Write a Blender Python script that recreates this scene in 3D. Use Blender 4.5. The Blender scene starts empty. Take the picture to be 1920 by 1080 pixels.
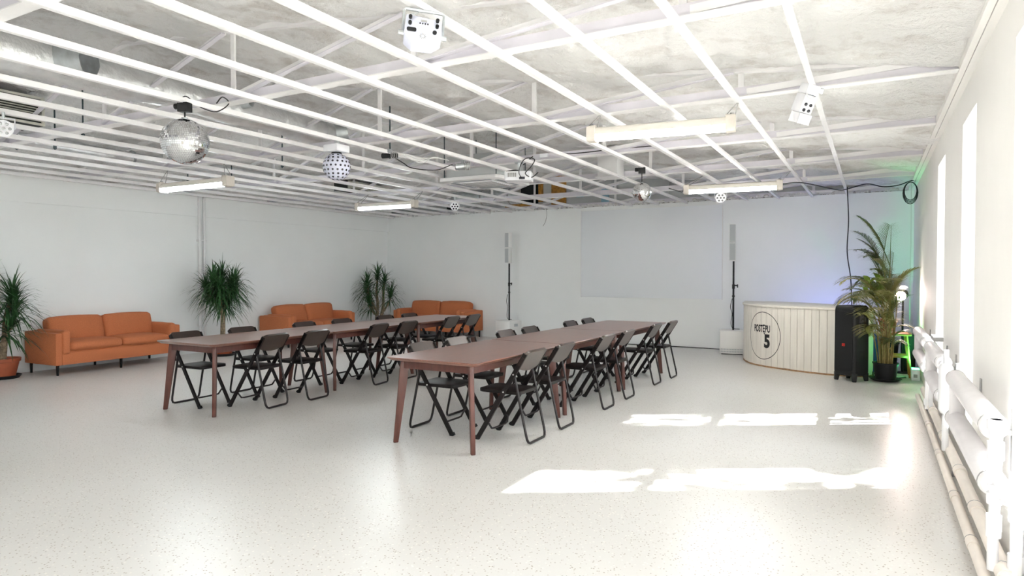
import bpy, bmesh, math, random
from mathutils import Vector, Matrix, noise
PI = math.pi
ORD = ['first', 'second', 'third', 'fourth', 'fifth', 'sixth', 'seventh', 'eighth', 'ninth', 'tenth', 'eleventh', 'twelfth', 'thirteenth', 'fourteenth', 'fifteenth', 'sixteenth', 'seventeenth', 'eighteenth', 'nineteenth']
R = math.radians
scene = bpy.context.scene
C = scene.collection

# ------------------------------------------------------------------ camera
F_PX, YAW, HORIZON, CAM_H = 1229.3, 28.816, 513.6, 1.45
cam_data = bpy.data.cameras.new('camera')
cam_data.sensor_width = 36.0
cam_data.lens = F_PX * 36.0 / 1920.0
cam_data.clip_start = 0.05
cam = bpy.data.objects.new('camera', cam_data)
C.objects.link(cam)
pitch = math.atan((540 - HORIZON) / F_PX)
cam.location = (0, 0, CAM_H)
cam.rotation_euler = (PI / 2 - pitch, 0, R(YAW))
scene.camera = cam

# ------------------------------------------------------------------ world, sun, exposure
scene.view_settings.view_transform = 'Standard'
scene.view_settings.look = 'None'
scene.view_settings.gamma = 1.0
scene.view_settings.use_curve_mapping = False
scene.view_settings.exposure = 0.95
world = bpy.data.worlds.new('world')
scene.world = world
world.use_nodes = True
bg = world.node_tree.nodes['Background']
bg.inputs['Color'].default_value = (0.93, 0.965, 1.0, 1)
bg.inputs['Strength'].default_value = 8.0
sun_data = bpy.data.lights.new('sun', 'SUN')
sun_data.energy = 75.0
sun_data.angle = R(0.7)
sun_data.color = (1.0, 0.96, 0.88)
sun = bpy.data.objects.new('sun', sun_data)
C.objects.link(sun)
SUN_EL = R(36.0)
sun_dir = Vector((-0.86 * math.cos(SUN_EL), -0.51 * math.cos(SUN_EL), -math.sin(SUN_EL)))
sun.rotation_euler = sun_dir.to_track_quat('-Z', 'Y').to_euler()
sun.location = (6, 10, 8)
LAMP_W = 34.0          # strength of the fluorescent tubes

# ------------------------------------------------------------------ room dimensions
XR = 0.60              # right (window) wall face
YB = 12.95             # back wall face
YREAR = -3.0
ZTOP = 2.86            # top of the white walls
def xl(y): return -10.95 + (y - 4.5) * 0.030     # left wall face
WINDOWS = [(-1.13, -0.35), (1.04, 1.82), (3.21, 4.0), (5.38, 6.15), (7.54, 8.34)]
WZ0, WZ1 = 0.36, 2.60
RIDGE_X, RIDGE_Z = -6.2, 3.62
BAR_Z = 2.825
def roof_z(x):
    if x > RIDGE_X:
        return 2.93 + (RIDGE_Z - 2.93) * (0.6 - x) / (0.6 - RIDGE_X)
    return 2.98 + (RIDGE_Z - 2.98) * (x + 11.0) / (RIDGE_X + 11.0)
for k, (a, b) in enumerate(WINDOWS):             # daylight sampling portals
    ld = bpy.data.lights.new('window_portal', 'AREA')
    ld.shape = 'RECTANGLE'
    ld.size = b - a
    ld.size_y = WZ1 - WZ0
    ld.cycles.is_portal = True
    lo = bpy.data.objects.new('window_portal', ld)
    lo.location = (XR + 0.37, (a + b) / 2, (WZ0 + WZ1) / 2)
    lo.rotation_euler = Vector((-1, 0, 0)).to_track_quat('-Z', 'Z').to_euler()
    C.objects.link(lo)

# ------------------------------------------------------------------ materials
M = {}
def mat(name, color, rough=0.5, metal=0.0, spec=0.5, emit=None, estr=0.0, noise_amt=0.0, noise_scale=8.0,
        bump=0.0, bump_scale=40.0, coat=0.0, trans=0.0, sub=None, grain=None):
    m = bpy.data.materials.new(name)
    m.use_nodes = True
    nt = m.node_tree
    N, L = nt.nodes, nt.links
    b = N['Principled BSDF']
    b.inputs['Base Color'].default_value = (*color, 1)
    b.inputs['Roughness'].default_value = rough
    b.inputs['Metallic'].default_value = metal
    b.inputs['Specular IOR Level'].default_value = spec
    b.inputs['Coat Weight'].default_value = coat
    b.inputs['Coat Roughness'].default_value = 0.30
    if trans: b.inputs['Transmission Weight'].default_value = trans
    if emit:
        b.inputs['Emission Color'].default_value = (*emit, 1)
        b.inputs['Emission Strength'].default_value = estr
    tc = N.new('ShaderNodeTexCoord')
    if noise_amt > 0:
        mp = N.new('ShaderNodeMapping')
        L.new(tc.outputs['Object'], mp.inputs['Vector'])
        if grain: mp.inputs['Scale'].default_value = grain
        n = N.new('ShaderNodeTexNoise')
        n.inputs['Scale'].default_value = noise_scale
        n.inputs['Detail'].default_value = 5
        L.new(mp.outputs['Vector'], n.inputs['Vector'])
        cr = N.new('ShaderNodeValToRGB')
        d = sub or tuple(max(0, c * (1 - noise_amt)) for c in color)
        cr.color_ramp.elements[0].position = 0.35
        cr.color_ramp.elements[1].position = 0.65
        cr.color_ramp.elements[0].color = (*d, 1)
        cr.color_ramp.elements[1].color = (*color, 1)
        L.new(n.outputs['Fac'], cr.inputs['Fac'])
        L.new(cr.outputs['Color'], b.inputs['Base Color'])
    if bump > 0:
        n2 = N.new('ShaderNodeTexNoise')
        n2.inputs['Scale'].default_value = bump_scale
        n2.inputs['Detail'].default_value = 4
        L.new(tc.outputs['Object'], n2.inputs['Vector'])
        bp = N.new('ShaderNodeBump')
        bp.inputs['Strength'].default_value = bump
        bp.inputs['Distance'].default_value = 0.02
        L.new(n2.outputs['Fac'], bp.inputs['Height'])
        L.new(bp.outputs['Normal'], b.inputs['Normal'])
    M[name] = m
    return m

mat('wall_white', (0.86, 0.88, 0.885), 0.75, noise_amt=0.025, noise_scale=1.2, bump=0.05, bump_scale=60)
mat('wall_warm', (0.88, 0.87, 0.85), 0.7, noise_amt=0.03, noise_scale=2, bump=0.05, bump_scale=50)
mat('white_paint', (0.80, 0.80, 0.81), 0.45, noise_amt=0.05, noise_scale=6)
mat('steel_paint', (0.88, 0.87, 0.88), 0.4, noise_amt=0.06, noise_scale=5)
mat('steel_shaded', (0.72, 0.70, 0.76), 0.5, noise_amt=0.08, noise_scale=5)  # the white truss steel again, lilac shade of its webs painted in
mat('chair_dark', (0.012, 0.009, 0.009), 0.40, spec=0.22, noise_amt=0.3, noise_scale=14)
mat('chair_wood', (0.034, 0.017, 0.011), 0.30, noise_amt=0.45, noise_scale=9, coat=0.6, grain=(1, 12, 1))
mat('chair_tube', (0.018, 0.014, 0.015), 0.35, spec=0.3)
mat('rivet', (0.75, 0.75, 0.75), 0.3, metal=0.9)
mat('table_top', (0.235, 0.100, 0.070), 0.30, noise_amt=0.35, noise_scale=5, grain=(14, 1, 1), coat=0.6)
mat('table_wood', (0.100, 0.029, 0.020), 0.42, noise_amt=0.35, noise_scale=6, grain=(6, 6, 1), coat=0.1)
mat('sofa_orange', (0.56, 0.175, 0.068), 0.85, noise_amt=0.28, noise_scale=160, bump=0.25, bump_scale=260)
mat('black_metal', (0.008, 0.008, 0.009), 0.45, spec=0.25)
mat('black_plastic', (0.012, 0.013, 0.014), 0.42, spec=0.3, bump=0.05, bump_scale=150)
mat('grille_black', (0.010, 0.011, 0.012), 0.6, spec=0.3, bump=0.6, bump_scale=420)
mat('speaker_white', (0.80, 0.80, 0.79), 0.55)
mat('speaker_mesh', (0.50, 0.53, 0.55), 0.6, bump=0.5, bump_scale=400)
mat('terracotta', (0.36, 0.085, 0.035), 0.6, noise_amt=0.2, noise_scale=10)
mat('soil', (0.035, 0.024, 0.016), 0.95, noise_amt=0.5, noise_scale=40, bump=0.5, bump_scale=60)
mat('bark', (0.34, 0.26, 0.17), 0.85, noise_amt=0.6, noise_scale=26, bump=0.5, bump_scale=45)
mat('leaf_dark', (0.032, 0.105, 0.030), 0.4, noise_amt=0.5, noise_scale=5)
mat('leaf_palm', (0.11, 0.20, 0.055), 0.45, noise_amt=0.45, noise_scale=5, sub=(0.17, 0.15, 0.06))
mat('leaf_dry', (0.42, 0.36, 0.15), 0.55, noise_amt=0.5, noise_scale=6, sub=(0.22, 0.25, 0.06))
mat('leaf_lime', (0.19, 0.30, 0.030), 0.4, noise_amt=0.35, noise_scale=6)
mat('cane', (0.36, 0.27, 0.10), 0.6, noise_amt=0.4, noise_scale=18)
mat('plank_paint', (0.80, 0.765, 0.70), 0.55, noise_amt=0.09, noise_scale=3, grain=(6, 6, 0.6))
mat('plank_gap', (0.30, 0.20, 0.13), 0.8)
mat('worn_wood', (0.42, 0.25, 0.13), 0.75, noise_amt=0.4, noise_scale=20)
mat('worn_dark', (0.16, 0.12, 0.09), 0.9, noise_amt=0.5, noise_scale=30)
mat('ink', (0.012, 0.012, 0.014), 0.6)
mat('screen_white', (0.80, 0.83, 0.87), 0.6)
mat('foil', (0.86, 0.87, 0.88), 0.30, metal=0.75, noise_amt=0.12, noise_scale=9, bump=1.0, bump_scale=11)
mat('galvanised', (0.62, 0.66, 0.68), 0.4, metal=0.8, noise_amt=0.2, noise_scale=14)
mat('duct_dark', (0.34, 0.37, 0.41), 0.6)
mat('mirror', (0.90, 0.91, 0.93), 0.06, metal=1.0)
mat('ball_core', (0.20, 0.20, 0.21), 0.5)
mat('fixture_white', (0.78, 0.79, 0.83), 0.4)
mat('fixture_blue_lit', (0.58, 0.60, 0.72), 0.4)  # white fixtures with the lilac cast of blue light painted into the colour
mat('lens_dark', (0.02, 0.02, 0.03), 0.12, spec=0.8)
mat('lamp_cap', (0.72, 0.67, 0.61), 0.5, noise_amt=0.1)
mat('lamp_body', (0.80, 0.76, 0.70), 0.4)
mat('lamp_tube', (1, 1, 1), 0.4, emit=(1.0, 0.97, 0.92), estr=LAMP_W)
mat('lamp_tube_cool', (1, 1, 1), 0.4, emit=(0.90, 0.98, 1.0), estr=LAMP_W)
mat('cable_black', (0.012, 0.012, 0.014), 0.5)
mat('cable_white', (0.7, 0.7, 0.7), 0.5)
mat('vent_dark', (0.030, 0.034, 0.030), 0.8)
mat('vent_frame', (0.62, 0.62, 0.55), 0.5, noise_amt=0.15)
mat('panel_grey', (0.55, 0.57, 0.58), 0.7, noise_amt=0.1, noise_scale=3)
mat('panel_blue', (0.28, 0.50, 0.62), 0.6)
mat('osb', (0.55, 0.27, 0.055), 0.8, noise_amt=0.45, noise_scale=16)
mat('opening_dark', (0.012, 0.018, 0.022), 0.9)
mat('pvc', (0.80, 0.80, 0.83), 0.35)
mat('radiator', (0.74, 0.72, 0.74), 0.5, noise_amt=0.05, bump=0.15, bump_scale=30)
mat('pipe_cream', (0.82, 0.76, 0.70), 0.45, noise_amt=0.06)
mat('bracket_grey', (0.40, 0.40, 0.40), 0.6, noise_amt=0.3)
mat('stool_wood', (0.45, 0.16, 0.04), 0.5, noise_amt=0.3, noise_scale=12)
mat('blue_plastic', (0.02, 0.07, 0.32), 0.45)
mat('red_badge', (0.75, 0.03, 0.02), 0.4)
mat('green_led', (0.2, 1, 0.5), 0.4, emit=(0.05, 1.0, 0.35), estr=9)
mat('spot_led', (1, 1, 1), 0.4, emit=(1.0, 0.80, 0.76), estr=140)
mat('blue_led', (0.5, 0.6, 1), 0.4, emit=(0.25, 0.35, 1.0), estr=8)
mat('ground_out', (0.45, 0.44, 0.42), 0.9, noise_amt=0.1)
mat('leaf_out', (0.10, 0.18, 0.05), 0.6)
mat('rod_dark', (0.06, 0.09, 0.10), 0.5, metal=0.5)

def floor_material():
    m = bpy.data.materials.new('terrazzo')
    m.use_nodes = True
    N, L = m.node_tree.nodes, m.node_tree.links
    b = N['Principled BSDF']
    tc = N.new('ShaderNodeTexCoord')
    big = N.new('ShaderNodeTexNoise'); big.inputs['Scale'].default_value = 0.45; big.inputs['Detail'].default_value = 2
    L.new(tc.outputs['Object'], big.inputs['Vector'])
    cr = N.new('ShaderNodeValToRGB')
    cr.color_ramp.elements[0].position = 0.3; cr.color_ramp.elements[0].color = (0.635, 0.622, 0.605, 1)
    cr.color_ramp.elements[1].position = 0.7; cr.color_ramp.elements[1].color = (0.695, 0.687, 0.675, 1)
    L.new(big.outputs['Fac'], cr.inputs['Fac'])
    def specks(scale, lo, hi, col, prev):
        v = N.new('ShaderNodeTexVoronoi'); v.inputs['Scale'].default_value = scale
        v.inputs['Randomness'].default_value = 1.0
        L.new(tc.outputs['Object'], v.inputs['Vector'])
        r = N.new('ShaderNodeValToRGB')
        r.color_ramp.elements[0].position = lo; r.color_ramp.elements[0].color = (1, 1, 1, 1)
        r.color_ramp.elements[1].position = hi; r.color_ramp.elements[1].color = (0, 0, 0, 1)
        L.new(v.outputs['Distance'], r.inputs['Fac'])
        mx = N.new('ShaderNodeMix'); mx.data_type = 'RGBA'
        L.new(r.outputs['Color'], mx.inputs['Factor'])
        L.new(prev, mx.inputs['A'])
        mx.inputs['B'].default_value = (*col, 1)
        return mx.outputs['Result']
    o = specks(44, 0.12, 0.24, (0.34, 0.29, 0.25), cr.outputs['Color'])
    o = specks(31, 0.10, 0.22, (0.80, 0.78, 0.74), o)
    st = N.new('ShaderNodeTexNoise'); st.inputs['Scale'].default_value = 0.9; st.inputs['Detail'].default_value = 2
    L.new(tc.outputs['Object'], st.inputs['Vector'])
    rr = N.new('ShaderNodeMapRange')
    rr.inputs['From Min'].default_value = 0.3; rr.inputs['From Max'].default_value = 0.7
    rr.inputs['To Min'].default_value = 0.285; rr.inputs['To Max'].default_value = 0.33
    L.new(st.outputs['Fac'], rr.inputs['Value'])
    L.new(rr.outputs['Result'], b.inputs['Roughness'])
    L.new(o, b.inputs['Base Color'])
    b.inputs['Specular IOR Level'].default_value = 0.6
    bn = N.new('ShaderNodeTexNoise'); bn.inputs['Scale'].default_value = 3.0
    L.new(tc.outputs['Object'], bn.inputs['Vector'])
    bp = N.new('ShaderNodeBump'); bp.inputs['Strength'].default_value = 0.06; bp.inputs['Distance'].default_value = 0.02
    L.new(bn.outputs['Fac'], bp.inputs['Height'])
    L.new(bp.outputs['Normal'], b.inputs['Normal'])
    M['terrazzo'] = m
floor_material()

def foam_material():
    m = bpy.data.materials.new('spray_foam')
    m.use_nodes = True
    N, L = m.node_tree.nodes, m.node_tree.links
    b = N['Principled BSDF']
    tc = N.new('ShaderNodeTexCoord')
    n = N.new('ShaderNodeTexNoise'); n.inputs['Scale'].default_value = 2.2; n.inputs['Detail'].default_value = 7; n.inputs['Roughness'].default_value = 0.65
    L.new(tc.outputs['Object'], n.inputs['Vector'])
    cr = N.new('ShaderNodeValToRGB')
    e = cr.color_ramp.elements
    e[0].position = 0.30; e[0].color = (0.64, 0.605, 0.575, 1)
    e[1].position = 0.50; e[1].color = (0.90, 0.895, 0.89, 1)
    L.new(n.outputs['Fac'], cr.inputs['Fac'])
    L.new(cr.outputs['Color'], b.inputs['Base Color'])
    b.inputs['Roughness'].default_value = 0.8
    v = N.new('ShaderNodeTexNoise'); v.inputs['Scale'].default_value = 17; v.inputs['Detail'].default_value = 8; v.inputs['Roughness'].default_value = 0.62
    L.new(tc.outputs['Object'], v.inputs['Vector'])
    bp = N.new('ShaderNodeBump'); bp.inputs['Strength'].default_value = 1.0; bp.inputs['Distance'].default_value = 0.05
    L.new(v.outputs['Fac'], bp.inputs['Height'])
    L.new(bp.outputs['Normal'], b.inputs['Normal'])
    M['spray_foam'] = m
foam_material()

def glass_material():
    m = bpy.data.materials.new('window_glass')
    m.use_nodes = True
    N, L = m.node_tree.nodes, m.node_tree.links
    for n in list(N):
        if n.type == 'BSDF_PRINCIPLED': N.remove(n)
    out = [n for n in N if n.type == 'OUTPUT_MATERIAL'][0]
    t = N.new('ShaderNodeBsdfTransparent'); t.inputs['Color'].default_value = (0.96, 0.98, 0.98, 1)
    g = N.new('ShaderNodeBsdfGlossy'); g.inputs['Roughness'].default_value = 0.02
    fr = N.new('ShaderNodeFresnel'); fr.inputs['IOR'].default_value = 1.35
    mx = N.new('ShaderNodeMixShader')
    L.new(fr.outputs['Fac'], mx.inputs['Fac'])
    L.new(t.outputs['BSDF'], mx.inputs[1])
    L.new(g.outputs['BSDF'], mx.inputs[2])
    L.new(mx.outputs['Shader'], out.inputs['Surface'])
    M['window_glass'] = m
glass_material()

# ------------------------------------------------------------------ mesh helpers
class MB:
    def __init__(self): self.v = []; self.f = []
    def add(self, vs, fs):
        o = len(self.v)
        self.v += [tuple(p) for p in vs]
        self.f += [tuple(i + o for i in q) for q in fs]
        return self
    def box(self, x0, x1, y0, y1, z0, z1):
        vs = [(x, y, z) for x in (x0, x1) for y in (y0, y1) for z in (z0, z1)]
        return self.add(vs, [(0, 1, 3, 2), (4, 6, 7, 5), (0, 4, 5, 1), (2, 3, 7, 6), (0, 2, 6, 4), (1, 5, 7, 3)])
    def bar(self, p1, p2, w, h, up=(0, 0, 1), w2=None, h2=None):
        p1, p2 = Vector(p1), Vector(p2)
        d = (p2 - p1).normalized()
        s = d.cross(Vector(up))
        if s.length < 1e-4: s = d.cross(Vector((1, 0, 0)))
        s.normalize(); u = s.cross(d)
        w2 = w if w2 is None else w2; h2 = h if h2 is None else h2
        vs = []
        for p, ww, hh in ((p1, w, h), (p2, w2, h2)):
            vs += [p - s * ww / 2 - u * hh / 2, p + s * ww / 2 - u * hh / 2, p + s * ww / 2 + u * hh / 2, p - s * ww / 2 + u * hh / 2]
        return self.add(vs, [(3, 2, 1, 0), (4, 5, 6, 7), (0, 1, 5, 4), (1, 2, 6, 5), (2, 3, 7, 6), (3, 0, 4, 7)])
    def tube(self, pts, r, n=8, caps=True, closed=False):
        pts = [Vector(p) for p in pts]
        m = len(pts)
        rr = r if isinstance(r, (list, tuple)) else [r] * m
        vs, fs = [], []
        prev = None
        for i, p in enumerate(pts):
            if closed: d = pts[(i + 1) % m] - pts[i - 1]
            else: d = pts[min(i + 1, m - 1)] - pts[max(i - 1, 0)]
            d.normalize()
            if prev is None:
                a = Vector((0, 0, 1)) if abs(d.z) < 0.9 else Vector((1, 0, 0))
                s = d.cross(a).normalized()
            else:
                s = prev - d * prev.dot(d)
                s.normalize()
            prev = s
            t = d.cross(s)
            for k in range(n):
                a = 2 * PI * k / n
                vs.append(p + (s * math.cos(a) + t * math.sin(a)) * rr[i])
        for i in range(m if closed else m - 1):
            for k in range(n):
                a, b = i * n + k, i * n + (k + 1) % n
                j = ((i + 1) % m) * n
                fs.append((a, b, j + (k + 1) % n, j + k))
        if caps and not closed:
            fs.append(tuple(range(n))[::-1])
            fs.append(tuple((m - 1) * n + k for k in range(n)))
        return self.add(vs, fs)
    def cyl(self, p1, p2, r, n=16, r2=None):
        return self.tube([p1, p2], [r, r if r2 is None else r2], n)
    def lathe(self, prof, n=24, c=(0, 0, 0)):
        vs, fs = [], []
        for (r, z) in prof:
            for k in range(n):
                a = 2 * PI * k / n
                vs.append((c[0] + r * math.cos(a), c[1] + r * math.sin(a), c[2] + z))
        for i in range(len(prof) - 1):
            for k in range(n):
                a, b = i * n + k, i * n + (k + 1) % n
                fs.append((a, b, b + n, a + n))
        fs.append(tuple(range(n))[::-1])
        fs.append(tuple((len(prof) - 1) * n + k for k in range(n)))
        return self.add(vs, fs)
    def prism(self, poly, z0, z1):
        n = len(poly)
        vs = [(p[0], p[1], z0) for p in poly] + [(p[0], p[1], z1) for p in poly]
        fs = [tuple(range(n))[::-1], tuple(range(n, 2 * n))] + [(k, (k + 1) % n, n + (k + 1) % n, n + k) for k in range(n)]
        return self.add(vs, fs)
    def sphere(self, c, r, nu=24, nv=14, sz=1.0):
        prof = [(max(1e-4, r * math.sin(PI * i / nv)), -r * sz * math.cos(PI * i / nv)) for i in range(nv + 1)]
        return self.lathe(prof, nu, c)
    def xf(self, mtx):
        self.v = [tuple(mtx @ Vector(p)) for p in self.v]
        return self

def link_mesh(name, me, material, parent=None, smooth=None):
    if material: me.materials.append(M[material])
    if smooth is not None:
        me.polygons.foreach_set('use_smooth', [True] * len(me.polygons))
        me.set_sharp_from_angle(angle=R(smooth))
    o = bpy.data.objects.new(name, me)
    C.objects.link(o)
    if parent: o.parent = parent
    return o

def build(name, mb, material, parent=None, smooth=None, bevel=0.0, seg=2):
    me = bpy.data.meshes.new(name)
    me.from_pydata(mb.v, [], mb.f)
    bm = bmesh.new()
    bm.from_mesh(me)
    bmesh.ops.recalc_face_normals(bm, faces=bm.faces)
    if bevel > 0:
        bmesh.ops.bevel(bm, geom=list(bm.edges), offset=bevel, segments=seg, profile=0.5, affect='EDGES', clamp_overlap=True)
        if smooth is None: smooth = 35
    bm.to_mesh(me)
    bm.free()
    return link_mesh(name, me, material, parent, smooth)

def tag(o, label=None, cat=None, group=None, kind=None):
    if label: o['label'] = label
    if cat: o['category'] = cat
    if group: o['group'] = group
    if kind: o['kind'] = kind
    return o

def thing(name, label, cat, loc=(0, 0, 0), rz=0.0, group=None):
    o = bpy.data.objects.new(name, None)
    o.empty_display_size = 0.1
    C.objects.link(o)
    o.location = loc
    o.rotation_euler = (0, 0, rz)
    return tag(o, label, cat, group)

def dup(src, loc=None, rz=None, label=None, parent=None):
    c = src.copy()
    C.objects.link(c)
    if parent: c.parent = parent
    if loc is not None: c.location = loc
    if rz is not None: c.rotation_euler = (0, 0, rz)
    if label: c['label'] = label
    for ch in list(src.children): dup(ch, parent=c)
    return c

def struct(name, mb, material, **kw):
    o = build(name, mb, material, **kw)
    o['kind'] = 'structure'
    return o

def cushion(name, sx, sy, sz, loc, parent, material, rot=(0, 0, 0), r=0.05, puff=0.02, nx=8):
    """soft box: rounded corners with a slightly swollen middle"""
    bm = bmesh.new()
    bmesh.ops.create_cube(bm, size=1.0)
    bmesh.ops.subdivide_edges(bm, edges=list(bm.edges), cuts=nx, use_grid_fill=True)
    hx, hy, hz = sx / 2, sy / 2, sz / 2
    for v in bm.verts:
        u = Vector((v.co.x * 2, v.co.y * 2, v.co.z * 2))
        # remap so vertices gather near the edges
        p = Vector((math.copysign(abs(u.x) ** 0.75, u.x) * hx, math.copysign(abs(u.y) ** 0.75, u.y) * hy, math.copysign(abs(u.z) ** 0.75, u.z) * hz))
        q = Vector((max(-hx + r, min(hx - r, p.x)), max(-hy + r, min(hy - r, p.y)), max(-hz + r, min(hz - r, p.z))))
        d = p - q
        if d.length > 1e-6: p = q + d.normalized() * min(d.length, r) if d.length > r else p
        w = (1 - (p.x / hx) ** 2, 1 - (p.y / hy) ** 2, 1 - (p.z / hz) ** 2)
        p.x += math.copysign(puff * max(0, w[1]) * max(0, w[2]), p.x) * (abs(p.x) > hx * 0.7)
        p.z += math.copysign(puff * max(0, w[0]) * max(0, w[1]), p.z) * (abs(p.z) > hz * 0.5)
        p += 0.006 * noise.noise_vector(p * 6 + Vector(loc))
        v.co = p
    me = bpy.data.meshes.new(name)
    bmesh.ops.recalc_face_normals(bm, faces=bm.faces)
    bm.to_mesh(me); bm.free()
    o = link_mesh(name, me, material, parent, 60)
    o.location = loc
    o.rotation_euler = rot
    return o

def arc(a0, a1, n): return [a0 + (a1 - a0) * i / n for i in range(n + 1)]
def sag(p, q, drop, n=12):
    p, q = Vector(p), Vector(q)
    return [p.lerp(q, i / n) - Vector((0, 0, drop * 4 * (i / n) * (1 - i / n))) for i in range(n + 1)]
def catmull(K, n=8):
    K = [Vector(k) for k in K]
    P = [2 * K[0] - K[1]] + K + [2 * K[-1] - K[-2]]
    out = []
    for i in range(1, len(P) - 2):
        a, b, c, d = P[i - 1:i + 3]
        for j in range(n):
            t = j / n
            out.append(0.5 * ((2 * b) + (c - a) * t + (2 * a - 5 * b + 4 * c - d) * t * t + (-a + 3 * b - 3 * c + d) * t ** 3))
    out.append(P[-2])
    return out

# ================================================================== THE ROOM
fl = MB().box(-11.6, XR + 0.4, YREAR - 0.2, YB + 0.4, -0.12, 0.0)
struct('floor', fl, 'terrazzo')

w = MB().box(-11.3, XR + 0.36, YB, YB + 0.22, 0, ZTOP)
struct('wall_back', w, 'wall_white')
w = MB().box(-11.3, XR + 0.36, YREAR - 0.2, YREAR, 0, 3.75)
struct('wall_rear', w, 'wall_white')
# gable infill above the back wall, set back behind its ledge
g = MB().box(-11.3, XR + 0.36, YB + 0.16, YB + 0.30, ZTOP - 0.05, 3.9)
gable = struct('wall_gable', g, 'panel_grey')

# left wall : slightly skewed, thin projecting upper band
def left_quadwall(off, z0, z1, th):
    y0, y1 = YREAR, YB + 0.1
    poly = [(xl(y0) + off, y0), (xl(y1) + off, y1), (xl(y1) - th, y1), (xl(y0) - th, y0)]
    return MB().prism(poly, z0, z1)
struct('wall_left', left_quadwall(0, 0, 3.45, 0.25), 'wall_white')
struct('trim_4', left_quadwall(0.05, 2.902, 3.40, -0.0005), 'spray_foam')
struct('trim_1', left_quadwall(0.03, 2.50, 2.90, -0.0005), 'wall_white')

# right wall with deep window openings
w = MB()
edges = [YREAR] + [e for ab in WINDOWS for e in ab] + [YB]
for i in range(0, len(edges), 2):
    w.box(XR, XR + 0.36, edges[i], edges[i + 1], 0, 3.2)
for a, b in WINDOWS:
    w.box(XR, XR + 0.36, a, b, 0, WZ0)
    w.box(XR, XR + 0.36, a, b, WZ1, 3.2)
struct('wall_right', w, 'wall_warm')
for k, (a, b) in enumerate(WINDOWS):
    xg = XR + 0.24
    f = MB()
    fw = 0.045
    f.box(xg, xg + 0.06, a, a + fw, WZ0, WZ1).box(xg, xg + 0.06, b - fw, b, WZ0, WZ1)
    f.box(xg, xg + 0.06, a + fw, b - fw, WZ0, WZ0 + fw).box(xg, xg + 0.06, a + fw, b - fw, WZ1 - fw, WZ1)
    f.box(xg, xg + 0.06, a + fw, b - fw, 1.86, 1.90)
    wf = struct('window_%d' % (k + 1), f, 'white_paint')
    for z0, z1 in ((WZ0 + fw, 1.86), (1.90, WZ1 - fw)):
        build('pane', MB().box(xg + 0.025, xg + 0.031, a + fw, b - fw, z0, z1), 'window_glass', wf)
    build('window_sill', MB().box(XR - 0.02, xg, a - 0.03, b + 0.03, WZ0 - 0.03, WZ0 + 0.002), 'wall_warm', wf, bevel=0.006)
# boxed-in soffit where the roof meets the window wall: two boards with an open joint
struct('trim_2', MB().box(0.51, 0.548, YREAR, YB, ZTOP, 3.05), 'wall_warm')
struct('trim_3', MB().box(0.552, XR + 0.01, YREAR, YB, ZTOP - 0.004, 3.05), 'wall_warm')

# sprayed foam underside of the roof
def foam():
    nx, ny = 260, 360
    x0, x1, y0, y1 = -11.25, XR + 0.2, YREAR, YB + 0.28
    vs, fs = [], []
    for j in range(ny + 1):
        y = y0 + (y1 - y0) * j / ny
        for i in range(nx + 1):
            x = x0 + (x1 - x0) * i / nx
            z = roof_z(min(max(x, -11), 0.6)) + 0.02
            p = Vector((x * 1.1, y * 1.1, 0.3))
            z += 0.055 * noise.fractal(p, 0.9, 2.1, 4)
            z -= 0.035 * max(0, noise.noise(Vector((x * 3.1, y * 5.0, 7))))
            z -= 0.020 * noise.fractal(Vector((x * 7.5, y * 7.5, 2.0)), 0.8, 2.2, 3) + 0.018 * max(0, noise.noise(Vector((x * 15, y * 15, 4))))
            # swags of foam hanging between the trusses, thin at each truss line
            t = ((y - 3.70) / 1.86) % 1.0
            z -= 0.035 * math.sin(PI * t) + 0.02
            vs.append((x, y, z))
    for j in range(ny):
        for i in range(nx):
            a = j * (nx + 1) + i
            fs.append((a, a + nx + 1, a + nx + 2, a + 1))
    return MB().add(vs, fs)
struct('ceiling', foam(), 'spray_foam', smooth=80)
# roof deck that closes the building above the foam
deck = MB()
for xa, xb in ((-11.4, RIDGE_X), (RIDGE_X, 1.1)):
    za, zb = roof_z(max(xa, -11)) + 0.30, roof_z(min(xb, 0.6)) + 0.30
    deck.add([(xa, YREAR - 0.2, za), (xb, YREAR - 0.2, zb), (xb, YB + 0.4, zb), (xa, YB + 0.4, za),
              (xa, YREAR - 0.2, za + .1), (xb, YREAR - 0.2, zb + .1), (xb, YB + 0.4, zb + .1), (xa, YB + 0.4, za + .1)],
             [(0, 1, 2, 3), (7, 6, 5, 4), (0, 4, 5, 1), (1, 5, 6, 2), (2, 6, 7, 3), (3, 7, 4, 0)])
struct('ceiling_deck', deck, 'panel_grey')
struct('ground', MB().box(0.97, 40, -25, 50, -0.5, -0.3), 'ground_out')

# things fixed on the gable above the back wall
def gable_piece(name, label, cat, x0, x1, z0, z1, material, d=0.03, group=None):
    o = build(name, MB().box(x0, x1, YB + 0.16 - d, YB + 0.162, z0, z1), material, bevel=0.004)
    return tag(o, label, cat, group)
yb_ = 0
gable_piece('plywood_board', 'wide orange chipboard panel beside the dark gap above the back wall', 'board', -6.20, -5.86, 2.93, 3.62, 'osb', 0.05)
gable_piece('plywood_board', 'narrow orange chipboard strip standing left of a grey batten above the back wall', 'board', -6.52, -6.42, 3.05, 3.62, 'osb', 0.05)
gable_piece('plywood_board', 'low orange chipboard offcut lying along the top of the back wall', 'board', -7.35, -6.70, 2.86, 3.02, 'osb', 0.09)
gable_piece('access_hole', 'dark unlit opening between orange boards above the back wall', 'opening', -6.98, -6.54, 3.02, 3.58, 'opening_dark', 0.012)
gable_piece('access_hole', 'dark round-topped opening above the back wall near the sofa corner', 'opening', -9.0, -8.72, 2.98, 3.22, 'opening_dark', 0.012)
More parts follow.
